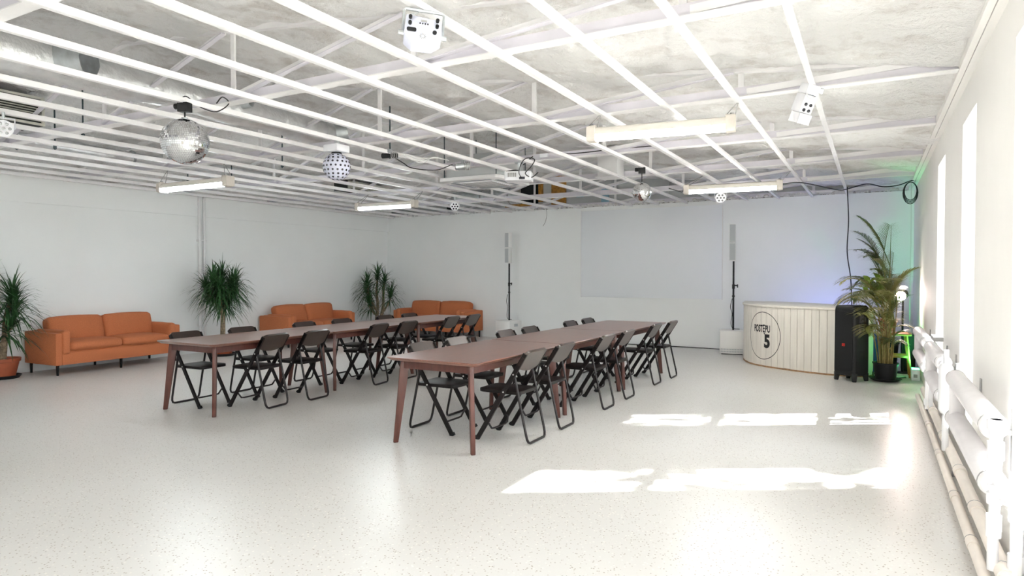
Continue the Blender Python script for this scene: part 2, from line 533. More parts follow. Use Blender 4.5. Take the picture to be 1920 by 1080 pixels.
for k, (x0, x1, z0, z1) in enumerate(((-5.05, -4.88, 2.92, 3.32), (-5.62, -5.45, 3.10, 3.22), (-2.80, -2.68, 3.06, 3.20), (-2.05, -1.90, 3.0, 3.12))):
    gable_piece('foam_block', ['tall light blue insulation strip above the projection board', 'small light blue insulation patch next to the chipboard',
                'small light blue insulation patch above the board edge', 'light blue insulation scrap above the line of the bar counter'][k], 'insulation', x0, x1, z0, z1, 'panel_blue', 0.02)
for k in range(6):
    x0 = -4.82 + k * 0.62
    p = build('gable_panel', MB().box(x0, x0 + 0.605, YB + 0.135, YB + 0.165, ZTOP, 3.40), 'panel_grey', gable, bevel=0.005)
# ragged mortar / foam lumps along the top of the back wall
rnd = random.Random(5)
led = MB()
for k in range(300):
    x = rnd.uniform(-10.5, 0.4) + rnd.gauss(0, 0.1); s = rnd.uniform(0.008, 0.028)
    x = max(-10.5, min(0.4, x))
    led.sphere((x, YB + rnd.uniform(0.005, 0.06) + s, ZTOP + s * 0.55), s, 7, 5, 0.6)
tag(build('mortar_crumbs', led, 'worn_dark'), 'dark rough mortar crumbs along the top edge of the back wall', 'mortar', kind='stuff')
led = MB()
for k in range(240):
    x = rnd.uniform(-10.5, 0.4); s = rnd.uniform(0.02, 0.065)
    led.sphere((x, YB + s * 0.9 + rnd.uniform(0.0, 0.03), ZTOP + s * 0.65), s, 8, 5, 0.7)
tag(build('foam_crumbs', led, 'spray_foam', smooth=70), 'white lumps of sprayed foam along the top edge of the back wall', 'foam', kind='stuff')

# vertical riser pipe on the left wall
pr = thing('wall_riser', 'thin white vertical pipe running down the sofa wall behind the plant', 'pipe', (xl(7.83), 7.83, 0))
build('pipe', MB().cyl((0.06, 0.03, 0), (0.06, 0.03, 2.88), 0.022, 12), 'white_paint', pr, smooth=40)
build('pipe', MB().cyl((0.045, -0.05, 0), (0.045, -0.05, 2.88), 0.030, 12), 'white_paint', pr, smooth=40)
for z in (0.5, 2.05):
    build('clip', MB().box(0, 0.09, -0.09, 0.06, z, z + 0.02), 'white_paint', pr)

# ================================================================== TRUSSES AND CEILING BARS
NODES = [-0.95, -2.83, -4.71, -6.59, -8.47]
def make_truss(y, k):
    t = thing('roof_truss', 'white steel roof truss above the ceiling bars, %s from the back wall' % ORD[7 - k], 'roof truss', (0, y, 0), 0, 'steel roof trusses')
    zc = 2.87
    x_end = xl(y) + 0.02
    build('bottom_flange', MB().box(x_end, 0.53, -0.045, 0.045, zc, zc + 0.008), 'steel_paint', t)
    build('bottom_web', MB().box(x_end, 0.53, -0.012, 0.012, zc + 0.008, zc + 0.085), 'steel_shaded', t)
    tc = MB()
    for a, b in ((0.5, RIDGE_X), (RIDGE_X, x_end + 0.1)):
        tc.bar((a, 0, roof_z(a) + 0.015), (b, 0, roof_z(b) + 0.015), 0.05, 0.06)
    build('top_chord', tc, 'steel_paint', t)
    for i, x in enumerate(NODES):
        build('vertical_strut', MB().box(x - 0.022, x + 0.022, 0.012, 0.03, zc + 0.01, roof_z(x) + 0.02), 'steel_paint', t)
        if i == 0: continue
        xt = NODES[i - 1] - 0.05
        build('diagonal_strut', MB().bar((x + 0.06, -0.02, zc + 0.05), (xt, -0.02, roof_z(xt)), 0.05, 0.012, up=(0, 1, 0)), 'steel_paint', t)
        build('diagonal_lip', MB().bar((x + 0.06, -0.035, zc + 0.026), (xt, -0.035, roof_z(xt) - 0.024), 0.008, 0.045, up=(0, 1, 0)), 'steel_shaded', t)
    build('diagonal_strut', MB().bar((-0.90, -0.02, zc + 0.04), (0.35, -0.02, zc + 0.10), 0.05, 0.012, up=(0, 1, 0)), 'steel_paint', t)
    return t
for k in range(8):
    make_truss(-0.02 + 1.86 * k if k else 0.0, k)

for k in range(19):
    x = -0.40 - 0.56 * k
    y1 = 12.93
    if k == 8: y1 = 7.35
    yy0 = -2.9
    b = thing('ceiling_bar', 'thin white steel bar under the trusses, %s from the window wall' % ORD[k], 'ceiling bar', (x, 0, BAR_Z), 0, 'parallel ceiling bars')
    build('flange', MB().box(-0.021, 0.021, yy0, y1, 0, 0.008), 'steel_paint', b)
    build('rib', MB().box(-0.008, 0.008, yy0, y1, 0.008, 0.046), 'steel_paint', b)

# ================================================================== TABLES
def make_table(L):
    W = 0.93
    t = thing('dining_table', '', 'table')
    hw, hl = W / 2, L / 2
    rc = 0.05
    poly = []
    for cx, cy, a0 in ((hw - rc, hl - rc, 0), (-hw + rc, hl - rc, 90), (-hw + rc, -hl + rc, 180), (hw - rc, -hl + rc, 270)):
        for i in range(5):
            a = R(a0 + 22.5 * i)
            poly.append((cx + rc * math.cos(a), cy + rc * math.sin(a)))
    top = MB()
    n = len(poly)
    def ring(s, z): return [(p[0] - math.copysign(s, p[0]), p[1] - math.copysign(s, p[1]), z) for p in poly]
    vs = ring(0.030, 0.712) + ring(0.004, 0.731) + ring(0.0, 0.738) + ring(0.004, 0.742)
    fs = [tuple(range(n))[::-1], tuple(range(3 * n, 4 * n))]
    for i in range(3):
        for k in range(n): fs.append((i * n + k, i * n + (k + 1) % n, (i + 1) * n + (k + 1) % n, (i + 1) * n + k))
    build('table_top', top.add(vs, fs), 'table_top', t, smooth=25)
    ix, iy = hw - 0.115, hl - 0.115
    for s in (-1, 1):
        build('apron', MB().box(s * ix - 0.011, s * ix + 0.011, -iy, iy, 0.640, 0.714), 'table_wood', t)
        build('apron', MB().box(-ix, ix, s * iy - 0.011, s * iy + 0.011, 0.640, 0.714), 'table_wood', t)
    for sx in (-1, 1):
        for sy in (-1, 1):
            d = Vector((sx, sy, 0)).normalized()
            q = Vector((-d.y, d.x, 0))
            base = Vector((sx * ix, sy * iy, 0))
            lg = MB()
            vs = []
            # plate leg lying in the diagonal plane, wide at the top, splayed outwards
            for z, a, b in ((0.0, 0.045, 0.088), (0.64, -0.050, 0.030), (0.713, -0.050, 0.020)):
                for off, th in ((a, -0.019), (a, 0.019), (b, 0.019), (b, -0.019)):
                    p = base + d * off + q * th
                    vs.append((p.x, p.y, z))
            fs = [(3, 2, 1, 0), (8, 9, 10, 11)]
            for i in range(2):
                for k in range(4): fs.append((i * 4 + k, i * 4 + (k + 1) % 4, i * 4 + 4 + (k + 1) % 4, i * 4 + 4 + k))
            build('leg', lg.add(vs, fs), 'table_wood', t, bevel=0.006)
    return t
tb = make_table(1.70)
ROWS = {'window-side': [(-3.175, 5.215), (-3.140, 6.925), (-3.105, 8.635)],
        'sofa-side': [(-6.225, 5.12), (-6.235, 6.83), (-6.225, 8.54)]}
POS = ['first table', 'middle table', 'last table']
NEAR = ['end table of the %s row, farthest from the back wall', 'middle table of the %s row of tables', 'end table of the %s row, closest to the back wall']
first = True
for row, pts in ROWS.items():
    for k, (x, y) in enumerate(pts):
        lab = ('reddish brown wooden ' + NEAR[k]) % row
        rz = -0.018 if row == 'window-side' else 0.0
        if first:
            tb.location = (x, y, 0); tb.rotation_euler.z = rz; tb['label'] = lab; tb['group'] = 'dining tables'; first = False
        else:
            dup(tb, (x, y, 0), rz, lab)

# ================================================================== FOLDING CHAIRS
def make_chair():
    """local +x points to the back of the chair, front feet at x = 0"""
    t = thing('folding_chair', '', 'chair')
    TOP = Vector((0.50, 0, 0.80))
    d = TOP.normalized()
    nrm = Vector((d.z, 0, -d.x))
    for s in (-1, 1):
        y = s * 0.188
        build('frame_bar', MB().bar((0.004, y, 0.0), (d.x * 0.915, y, d.z * 0.915), 0.020, 0.040, up=nrm), 'chair_dark', t, bevel=0.003, seg=1)
        build('rubber_foot', MB().bar((-0.004, y, 0.0), (0.012, y, 0.022), 0.025, 0.047, up=nrm), 'black_plastic', t)
    # backrest : board between the bars with rounded top corners and a sagging lower edge
    W, Lt, Lb, rc = 0.198, 0.943, 0.765, 0.06
    out = []
    for i in range(6):
        a = R(90 * i / 5); out.append((W - rc + rc * math.sin(a), Lt - rc + rc * math.cos(a)))
    out.append((W, Lb + 0.03))
    for i in range(9):
        u = 1 - 2 * i / 8
        out.append((0.168 * u, Lb - 0.022 * (1 - u * u)))
    out.append((-W, Lb + 0.03))
    for i in range(6):
        a = R(90 - 90 * i / 5); out.append((-(W - rc + rc * math.sin(a)), Lt - rc + rc * math.cos(a)))
    vs = []
    for off in (-0.012, 0.014):
        for (yy, l) in out:
            p = d * l + nrm * (off - 0.018 * (1 - (yy / W) ** 2) * -1) + Vector((0, yy, 0))
            vs.append(p)
    n = len(out)
    fs = [tuple(range(n)), tuple(range(n, 2 * n))[::-1]] + [(k, (k + 1) % n, n + (k + 1) % n, n + k) for k in range(n)]
    build('backrest', MB().add(vs, fs), 'chair_wood', t, smooth=30)
    # seat board
    poly = []
    for cx, cy, a0, rr in ((0.385, 0.14, 0, 0.035), (0.055, 0.115, 90, 0.055), (0.055, -0.115, 180, 0.055), (0.385, -0.14, 270, 0.035)):
        for i in range(6):
            a = R(a0 + 18 * i); poly.append((cx + rr * math.cos(a), cy + rr * math.sin(a)))
    build('seat', MB().prism(poly, 0.418, 0.448), 'chair_dark', t, bevel=0.006)
    # bent steel tube forming the rear legs
    pts = []
    for s in (-1, 1):
        y = s * 0.172
        col = [(0.366, y, 0.605), (0.40, y, 0.445), (0.482, y, 0.085)]
        cor = [(0.490, y * (1 - 0.02), 0.048), (0.496, y * 0.90, 0.022), (0.500, y * 0.76, 0.012)]
        pts += (col + cor) if s < 0 else (col + cor)[::-1]
    build('leg_tube', MB().tube(pts, 0.0115, 8), 'chair_tube', t, smooth=50)
    # lower stretcher with looped ends between the front bars
    zs = 0.145
    st = [(0.10, -0.178, 0.16), (0.115, -0.17, zs), (0.125, -0.14, zs - 0.045), (0.13, -0.10, zs - 0.05), (0.13, 0.10, zs - 0.05), (0.125, 0.14, zs - 0.045), (0.115, 0.17, zs), (0.10, 0.178, 0.16)]
    build('stretcher', MB().tube(st, 0.009, 7), 'chair_tube', t, smooth=50)
    me = None
    for s in (-1, 1):
        for (x, z) in ((0.372, 0.595), (0.274, 0.438)):
            y = s * 0.198
            rv = MB().cyl((x, y - 0.004, z), (x, y + 0.004, z), 0.0075, 8)
            build('rivet', rv, 'rivet', t)
    return t
ch = make_chair()
CH = []
for k, (y, x) in enumerate(((5.06, -3.035), (5.665, -3.02), (6.68, -2.98), (7.35, -2.97), (8.45, -2.965), (9.11, -2.925))):
    CH.append(('window-side', 'window', k, x, y, 0.0))
for k, (y, x) in enumerate(((5.05, -3.28), (5.64, -3.27), (6.62, -3.25), (7.22, -3.24), (8.36, -3.20), (8.98, -3.19))):
    CH.append(('window-side', 'sofa', k, x, y, PI))
for k, (y, x) in enumerate(((4.95, -6.17), (5.54, -6.12), (6.65, -6.15), (7.26, -6.12), (8.36, -6.13), (8.95, -6.12))):
    CH.append(('sofa-side', 'window', k, x, y, 0.12 if k in (0, 2) else 0.05))
for k, (y, x) in enumerate(((4.72, -6.32), (5.46, -6.30), (6.44, -6.28), (7.16, -6.28), (8.10, -6.26), (8.72, -6.26))):
    CH.append(('sofa-side', 'sofa', k, x, y, PI + 0.03))
TN = ['end table far from the screen', 'middle table', 'end table near the screen']
for i, (row, side, k, x, y, rz) in enumerate(CH):
    lab = 'dark folding chair, %s side of %s row, %s, %s the back wall' % (side, row, ['outer end table', 'middle table', 'inner end table'][k // 2], ['farther from', 'closer to'][k % 2])
    if i == 0:
        ch.location = (x, y, 0); ch.rotation_euler.z = rz; ch['label'] = lab; ch['group'] = 'folding chairs at the tables'
    else:
        dup(ch, (x, y, 0), rz, lab)

# ================================================================== SOFAS
def make_sofa(label, loc, rz, L=1.93):
    t = thing('sofa', label, 'sofa', loc, rz, 'orange sofas')
    hl, D = L / 2, 0.80
    build('base', MB().box(0.02, D - 0.02, -hl + 0.10, hl - 0.10, 0.15, 0.35), 'sofa_orange', t, bevel=0.012)
    build('back_frame', MB().box(0.0, 0.15, -hl + 0.09, hl - 0.09, 0.15, 0.62), 'sofa_orange', t, bevel=0.02)
    for s in (-1, 1):
        a = MB()
        poly = [(0.0, 0.15), (D, 0.15), (D, 0.595), (D - 0.02, 0.605), (0.02, 0.615), (0.0, 0.60)]
        ya, yb2 = s * (hl - 0.085), s * hl
        n = len(poly)
        a.add([(p[0], ya, p[1]) for p in poly] + [(p[0], yb2, p[1]) for p in poly],
              [tuple(range(n)), tuple(range(n, 2 * n))[::-1]] + [(k, (k + 1) % n, n + (k + 1) % n, n + k) for k in range(n)])
        arm = build('arm', a, 'sofa_orange', t, bevel=0.008)
        cushion('arm_pad', 0.73, 0.12, 0.35, (0.462, s * (hl - 0.138), 0.468), arm, 'sofa_orange', r=0.045, puff=0.005)
    front = build('front_rail', MB().box(D - 0.03, D, -hl + 0.086, hl - 0.086, 0.15, 0.325), 'sofa_orange', t, bevel=0.008)
    cw = (L - 0.38) / 2
    for s in (-1, 1):
        cushion('seat_cushion', 0.66, cw - 0.006, 0.135, (0.485, s * cw / 2, 0.405), t, 'sofa_orange', r=0.05, puff=0.022)
        cushion('back_cushion', 0.20, cw + 0.03, 0.40, (0.25, s * (cw + 0.03) / 2, 0.605), t, 'sofa_orange', rot=(0, R(-13), 0), r=0.06, puff=0.022, nx=10)
    for x in (0.07, D - 0.06):
        for y in (-hl + 0.05, 0, hl - 0.05):
            lg = MB().bar((x, y, 0.0), (x, y, 0.152), 0.018, 0.030, w2=0.022, h2=0.045)
            lg.box(x - 0.06, x + 0.04, y - 0.012, y + 0.012, 0.143, 0.152)
            build('leg', lg, 'black_metal', t)
    return t
make_sofa('burnt orange two-cushion sofa beside the cropped pot plant, farthest from the back wall', (-10.905, 5.92, 0), 0.03)
make_sofa('burnt orange sofa on the side wall between the two tall dracaena plants', (-10.79, 10.02, 0), 0.03)
make_sofa('burnt orange sofa standing against the back wall beside a thin column speaker', (-8.86, 12.92, 0), -PI / 2, 1.97)

# ================================================================== DRACAENAS
CLAMP = [-99.0, 99.0]
def leaf_strip(mb, base, direc, L, w, droop, seg=5):
    d = Vector(direc).normalized()
    p = Vector(base)
    side = d.cross(Vector((0, 0, 1)))
    if side.length < 0.05: side = Vector((1, 0, 0))
    side.normalize()
    vs, fs = [], []
    for i in range(seg + 1):
        t = i / seg
        ww = w * (1 - t) ** 0.6 * (0.55 + 0.45 * min(1, t * 5)) if i < seg else 0.0008
        vs += [p - side * ww / 2, p + side * ww / 2]
        if i < seg:
            p = p + d * (L / seg)
            d = (d + Vector((0, 0, -droop))).normalized()
    for i in range(seg): fs.append((2 * i, 2 * i + 1, 2 * i + 3, 2 * i + 2))
    for v in vs: v.x = min(max(v.x, CLAMP[0]), CLAMP[1])
    mb.add(vs, fs)

def dracaena(label, loc, heads, pot, seed, leaf=(0.30, 0.50), per=52, droop=0.30, base_z=0.30):
    rn = random.Random(seed)
    CLAMP[:] = [xl(loc[1]) + 0.03 - loc[0], 99.0]
    t = thing('dracaena_plant', label, 'plant', loc, 0, 'dracaena plants along the walls')
    r, h = pot
    prof = [(r * 0.70, 0.03), (r * 0.92, h * 0.82), (r * 0.93, h * 0.82), (r, h * 0.84), (r * 1.02, h), (r * 0.95, h), (r * 0.90, h * 0.90), (0.01, h * 0.90)]
    build('pot', MB().lathe(prof, 28), 'terracotta', t, smooth=40)
    build('saucer', MB().lathe([(r * 0.9, 0), (r * 1.06, 0.045), (r * 1.03, 0.047), (r * 0.92, 0.015), (0.01, 0.015)], 28), 'black_plastic', t, smooth=40)
    build('soil', MB().lathe([(r * 0.90, h * 0.88), (0.02, h * 0.93)], 20), 'soil', t)
    for (stem, hn) in heads:
        pts = catmull([(*p, ) for p in stem], 5)
        n = len(pts)
        r0, r1 = hn
        build('stem', MB().tube(pts, [r0 + (r1 - r0) * i / (n - 1) for i in range(n)], 9), 'bark', t, smooth=60)
        top = pts[-1]
        if r1 > 0.018 and len(stem) == 2: continue
        mb = MB()
        ax = (pts[-1] - pts[-3]).normalized()
        for k in range(per):
            u = k / per
            a = k * 2.39996 + rn.uniform(-.2, .2)
            el = R(82 - 105 * u + rn.uniform(-8, 8))
            dv = Vector((math.cos(a) * math.cos(el), math.sin(a) * math.cos(el), math.sin(el))) + ax * 0.15
            leaf_strip(mb, top - ax * (0.16 * u), dv, rn.uniform(*leaf) * (0.85 + 0.25 * u), rn.uniform(0.024, 0.036), droop * rn.uniform(0.7, 1.2))
        f = build('leaf_crown', mb, 'leaf_dark', t)
        f['kind'] = 'stuff'
    return t
def heads_from(base_z, fork, spread, tops, rn, trunk_r=0.045):
    out = [([(0, 0, base_z), (0.01, 0.0, fork)], (trunk_r, trunk_r * 0.85))]
    for (dx, dy, z) in tops:
        out.append(([(0.0, 0.0, fork - 0.05), (dx * 0.45, dy * 0.45, fork + (z - fork) * 0.45), (dx, dy, z)], (0.020, 0.012)))
    return out
rn = random.Random(2)
dracaena('dracaena in terracotta pot cropped beside the sofa farthest from the back wall', (-10.58, 4.55, 0),
         [([(0.0, 0.0, 0.26), (0.02, 0.02, 0.55), (0.0, 0.05, 0.85), (0.03, 0.12, 1.12)], (0.045, 0.025)),
          ([(0.03, 0.0, 0.26), (-0.05, -0.06, 0.6), (-0.10, -0.15, 1.0), (-0.10, -0.2, 1.32)], (0.035, 0.02)),
          ([(0.01, 0.02, 0.5), (0.05, 0.10, 0.8), (0.06, 0.14, 0.98)], (0.025, 0.016)),
          ([(0.0, 0.03, 0.45), (0.1, 0.0, 0.6), (0.16, 0.05, 0.72)], (0.022, 0.014))], (0.205, 0.28), 11, (0.40, 0.62), 84, 0.30)
dracaena('dracaena with one thick trunk and dense round crown beside white wall pipe', (-10.12, 7.72, 0),
         heads_from(0.26, 0.78, 0.3, [(0, 0, 1.38), (0.20, 0.10, 1.28), (-0.20, 0.02, 1.30), (0.05, -0.22, 1.30), (-0.05, 0.22, 1.26), (0.18, -0.18, 1.18), (-0.16, -0.22, 1.16), (-0.02, 0.30, 1.14), (0.05, -0.14, 0.98), (0.04, 0.16, 0.96)], rn, 0.045),
         (0.21, 0.27), 23, (0.38, 0.56), 88, 0.36)
dracaena('dracaena with several bare canes in the room corner between two sofas', (-10.20, 11.93, 0),
         [([(0.0, 0.0, 0.26), (0.02, 0.03, 0.7), (0.0, 0.02, 1.02), (0.03, 0.02, 1.38)], (0.042, 0.02)),
          ([(0.06, 0.05, 0.26), (0.12, 0.10, 0.65), (0.12, 0.12, 1.0), (0.14, 0.14, 1.26)], (0.042, 0.02)),
          ([(-0.02, -0.03, 0.5), (-0.14, -0.08, 0.85), (-0.20, -0.12, 1.08)], (0.026, 0.016)),
          ([(0.10, 0.06, 0.5), (0.20, 0.20, 0.75), (0.24, 0.26, 0.95)], (0.026, 0.016)),
          ([(0.0, 0.0, 0.6), (-0.05, -0.15, 0.9), (-0.08, -0.22, 1.22)], (0.026, 0.016)),
          ([(0.05, 0.0, 0.45), (-0.02, -0.16, 0.62), (-0.04, -0.20, 0.76)], (0.022, 0.014))], (0.21, 0.27), 31, (0.36, 0.54), 76, 0.36)

# ================================================================== PROJECTION BOARD, COLUMN SPEAKERS
pb = thing('projection_board', 'large flat white projection board on the back wall', 'board', (-3.98, YB, 0))
build('panel', MB().box(-1.45, 1.45, -0.030, -0.001, 0.965, 2.775), 'screen_white', pb, bevel=0.003)
for s_ in (-1, 1):
    build('edge_trim', MB().box(s_ * 1.456 - 0.006, s_ * 1.456 + 0.006, -0.034, -0.001, 0.955, 2.785), 'white_paint', pb)

def column_speaker(label, x, y, rz, base_w=0.42, base_d=0.40):
    t = thing('column_speaker', label, 'speaker', (x, y, 0), rz, 'column speakers flanking the board')
    bw, bd = base_w / 2, base_d / 2
    pl = []
    for i in range(9):
        u = -1 + 2 * i / 8
        pl.append((bw * u, -bd - 0.03 * (1 - u * u)))
    pl += [(bw, bd), (-bw, bd)]
    sb = build('subwoofer', MB().prism(pl, 0.015, 0.43), 'speaker_white', t, bevel=0.012)
    pg = [(p[0] * 0.95, p[1] - 0.006) for p in pl[:9]] + [(p[0] * 0.95, p[1] + 0.02) for p in pl[:9]][::-1]
    build('grille', MB().prism(pg, 0.13, 0.40), 'speaker_white', sb)
    for z in (0.045, 0.085):
        for i in range(14):
            xx = -bw * 0.9 + i * bw * 1.8 / 14
            u = xx / bw
            build('bass_slot', MB().box(xx, xx + bw * 0.09, -bd - 0.034 * (1 - u * u) - 0.004, -bd, z, z + 0.022), 'speaker_mesh', sb)
    build('control_panel', MB().box(bw - 0.002, bw + 0.004, -0.05, 0.06, 0.30, 0.36), 'speaker_mesh', sb)
    build('foot', MB().box(-bw + 0.03, bw - 0.03, -bd + 0.02, bd - 0.03, 0, 0.02), 'black_plastic', t)
    build('pole', MB().cyl((0.02, 0, 0.43), (0.02, 0, 1.68), 0.0175, 10), 'black_metal', t, smooth=40)
    for za, zb in ((1.03, 1.06), (1.18, 1.26)):
        build('pole_collar', MB().cyl((0.02, 0, za), (0.02, 0, zb), 0.025, 10), 'black_plastic', t, smooth=40)
    build('clamp_knob', MB().cyl((0.03, 0, 1.24), (0.10, 0, 1.24), 0.012, 8).cyl((0.09, 0, 1.20), (0.09, 0, 1.26), 0.010, 8), 'black_plastic', t)
    build('cable', MB().tube(catmull([(0.0, -0.03, 1.0), (-0.03, -0.03, 0.85), (0.0, -0.03, 0.72), (-0.02, -0.03, 0.55), (0.02, -0.04, 0.46), (0.13, -0.05, 0.45)], 5), 0.006, 6), 'cable_black', t)
    for z0 in (1.69, 2.03):
        cs = build('column', MB().box(-0.055, 0.055, -0.06, 0.06, z0, z0 + 0.325), 'speaker_white', t, bevel=0.006)
        build('column_grille', MB().box(-0.050, 0.050, -0.066, -0.055, z0 + 0.01, z0 + 0.315), 'speaker_mesh', cs)
    return t
column_speaker('slim white column speaker on black pole beside the sofa on the back wall', -7.03, 12.62, R(-12))
column_speaker('slim white column speaker on black pole next to the bar counter', -2.24, 12.40, R(10))

# ================================================================== BAR COUNTER
KP = [(-1.99, 12.3), (-1.90, 11.6), (-1.72, 11.12), (-1.5, 10.86), (-1.25, 10.69), (-.98, 10.54), (-.71, 10.43), (-.45, 10.37), (-.2, 10.38), (-.03, 10.5), (.015, 10.75), (-.04, 11.0)]
CURVE = [Vector((p.x, p.y)) for p in catmull([(a, b, 0) for a, b in KP], 20)]
SARC = [0.0]
for i in range(1, len(CURVE)): SARC.append(SARC[-1] + (CURVE[i] - CURVE[i - 1]).length)
def at_s(s):
    s = max(0, min(SARC[-1], s))
    for i in range(1, len(SARC)):
        if SARC[i] >= s:
            u = (s - SARC[i - 1]) / max(1e-9, SARC[i] - SARC[i - 1])
            p = CURVE[i - 1].lerp(CURVE[i], u)
            a, b = CURVE[max(0, i - 3)], CURVE[min(len(CURVE) - 1, i + 2)]
            tg = (b - a).normalized()
            return p, tg, Vector((tg.y, -tg.x))          # point, tangent, outward normal
    return CURVE[-1], Vector((1, 0)), Vector((0, -1))
bc = thing('bar_counter', 'curved off-white bar counter clad in vertical planks with a round emblem', 'bar counter')
NPL = 34
for k in range(NPL):
    s0, s1 = SARC[-1] * k / NPL + 0.0022, SARC[-1] * (k + 1) / NPL - 0.0022
    vs = []
    zlo = 0.022 + 0.010 * abs(noise.noise(Vector((k * 1.7, 0, 0))))
    for z in (zlo, 0.935):
        for s, dd in ((s0, 0.0), (s0 + 0.006, 0.004), (s1 - 0.006, 0.004), (s1, 0.0), (s1, -0.02), (s0, -0.02)):
            p, tg, nn = at_s(s)
            q = p + nn * dd
            vs.append((q.x, q.y, z))
    n = 6
    fs = [tuple(range(n))[::-1], tuple(range(n, 2 * n))] + [(i, (i + 1) % n, n + (i + 1) % n, n + i) for i in range(n)]
    build('plank', MB().add(vs, fs), 'plank_paint', bc)
def band(d0, d1, z0, z1, step=0.05):
    n = int(SARC[-1] / step)
    outer, inner = [], []
    for i in range(n + 1):
        p, tg, nn = at_s(SARC[-1] * i / n)
        a, b = p + nn * d0, p + nn * d1
        outer.append((a.x, a.y)); inner.append((b.x, b.y))
    return outer, inner
o_, i_ = band(-0.018, -0.06, 0, 0)
build('carcass', MB().prism(o_ + i_[::-1], 0.0, 0.93), 'plank_gap', bc)
o_, i_ = band(0.006, -0.02, 0, 0)
build('kick_strip', MB().prism(o_ + i_[::-1], 0.0, 0.024), 'worn_wood', bc)
o_, i_ = band(0.022, 0, 0, 0)
build('counter_top', MB().prism(o_ + [(-0.25, 11.45), (-0.9, 12.0), (-1.5, 12.4)], 0.934, 0.966), 'plank_paint', bc, bevel=0.008)

def wrap_on_counter(me, s_off, z_off, lift):
    for v in me.vertices:
        p, tg, nn = at_s(s_off + v.co.x)
        q = p + nn * (lift + (0.0015 if v.co.z > 0 else 0.0))
        v.co = (q.x, q.y, z_off + v.co.y)
def text_mesh(body, height, width, bold):
    cu = bpy.data.curves.new('lettering', 'FONT')
    cu.body = body
    cu.size = 1.0
    cu.offset = bold
    cu.space_character = 1.08
    cu.extrude = 0.001
    ob = bpy.data.objects.new('lettering', cu)
    C.objects.link(ob)
    bpy.context.view_layer.update()
    dg = bpy.context.evaluated_depsgraph_get()
    me = bpy.data.meshes.new_from_object(ob.evaluated_get(dg))
    bpy.data.objects.remove(ob)
    bpy.data.curves.remove(cu)
    bm = bmesh.new(); bm.from_mesh(me)
    bmesh.ops.triangulate(bm, faces=bm.faces)
    for _ in range(2):
        long_e = [e for e in bm.edges if e.calc_length() > 0.18]
        if long_e: bmesh.ops.subdivide_edges(bm, edges=long_e, cuts=1)
        bmesh.ops.triangulate(bm, faces=bm.faces)
    bm.to_mesh(me); bm.free()
    xs = [v.co.x for v in me.vertices]; ys = [v.co.y for v in me.vertices if True]
    caps_h = 0.69
    x0, x1 = min(xs), max(xs)
    for v in me.vertices:
        v.co.x = (v.co.x - x0) / (x1 - x0) * width
        v.co.y = v.co.y / caps_h * height
    return me
me = text_mesh('POST\u0118PU', 0.105, 0.345, 0.028)
wrap_on_counter(me, 1.372, 0.545, 0.0048)
link_mesh('lettering', me, 'ink', bc)
me = text_mesh('5', 0.190, 0.112, 0.045)
wrap_on_counter(me, 1.602, 0.312, 0.0048)
link_mesh('numeral', me, 'ink', bc)
ring = MB()
NS = 96
vs, fs = [], []
for i in range(NS):
    a = 2 * PI * i / NS
    for rr in (0.0, 0.010):
        s = 1.572 + (0.328 + rr) * math.cos(a)
        z = 0.488 + (0.362 + rr) * math.sin(a)
        p, tg, nn = at_s(s)
        q = p + nn * 0.0052
        vs.append((q.x, q.y, z))
for i in range(NS):
    a, b = 2 * i, 2 * ((i + 1) % NS)
    fs.append((a, a + 1, b + 1, b))
build('emblem_ring', ring.add(vs, fs), 'ink', bc)

# ================================================================== PARTY SPEAKER
ps = thing('party_speaker', 'tall black portable loudspeaker standing in front of the bar counter', 'speaker', (-0.245, 10.04, 0), R(-34))
def rrect(hx, hy, rc, n=5):
    out = []
    for cx, cy, a0 in ((hx - rc, hy - rc, 0), (-hx + rc, hy - rc, 90), (-hx + rc, -hy + rc, 180), (hx - rc, -hy + rc, 270)):
        for i in range(n + 1):
            a = R(a0 + 90 * i / n); out.append((cx + rc * math.cos(a), cy + rc * math.sin(a)))
    return out
prs = rrect(0.165, 0.155, 0.045)
n = len(prs)
vs, fs = [], []
lev = [(0.86, 0.075), (0.98, 0.09), (1.0, 0.14), (0.985, 0.95), (0.95, 1.0), (0.86, 1.022)]
for (s, z) in lev: vs += [(p[0] * s, p[1] * s, z) for p in prs]
for i in range(len(lev) - 1):
    for k in range(n): fs.append((i * n + k, i * n + (k + 1) % n, (i + 1) * n + (k + 1) % n, (i + 1) * n + k))
fs += [tuple(range(n))[::-1], tuple(range((len(lev) - 1) * n, len(lev) * n))]
body = build('cabinet', MB().add(vs, fs), 'black_plastic', ps, smooth=35)
gr = MB()
gp = rrect(0.128, 0.40, 0.03)
vs = [(p[0], -0.148, p[1] + 0.545) for p in gp] + [(p[0], -0.162, p[1] + 0.545) for p in gp]
n = len(gp)
build('front_grille', gr.add(vs, [tuple(range(n)), tuple(range(n, 2 * n))[::-1]] + [(k, (k + 1) % n, n + (k + 1) % n, n + k) for k in range(n)]), 'grille_black', ps, smooth=35)
lg = MB().box(-0.020, 0.018, -0.166, -0.160, 0.475, 0.48).box(-0.020, 0.018, -0.166, -0.160, 0.508, 0.513).box(-0.020, -0.014, -0.166, -0.160, 0.48, 0.508).box(0.012, 0.018, -0.166, -0.160, 0.48, 0.508).box(-0.005, 0.004, -0.166, -0.160, 0.489, 0.499)
build('badge', lg, 'red_badge', ps)
build('side_handle', MB().box(0.158, 0.170, -0.075, 0.075, 0.66, 0.94), 'lens_dark', ps, bevel=0.012)
build('side_vent', MB().box(0.158, 0.166, -0.06, 0.06, 0.30, 0.42), 'grille_black', ps, bevel=0.006)
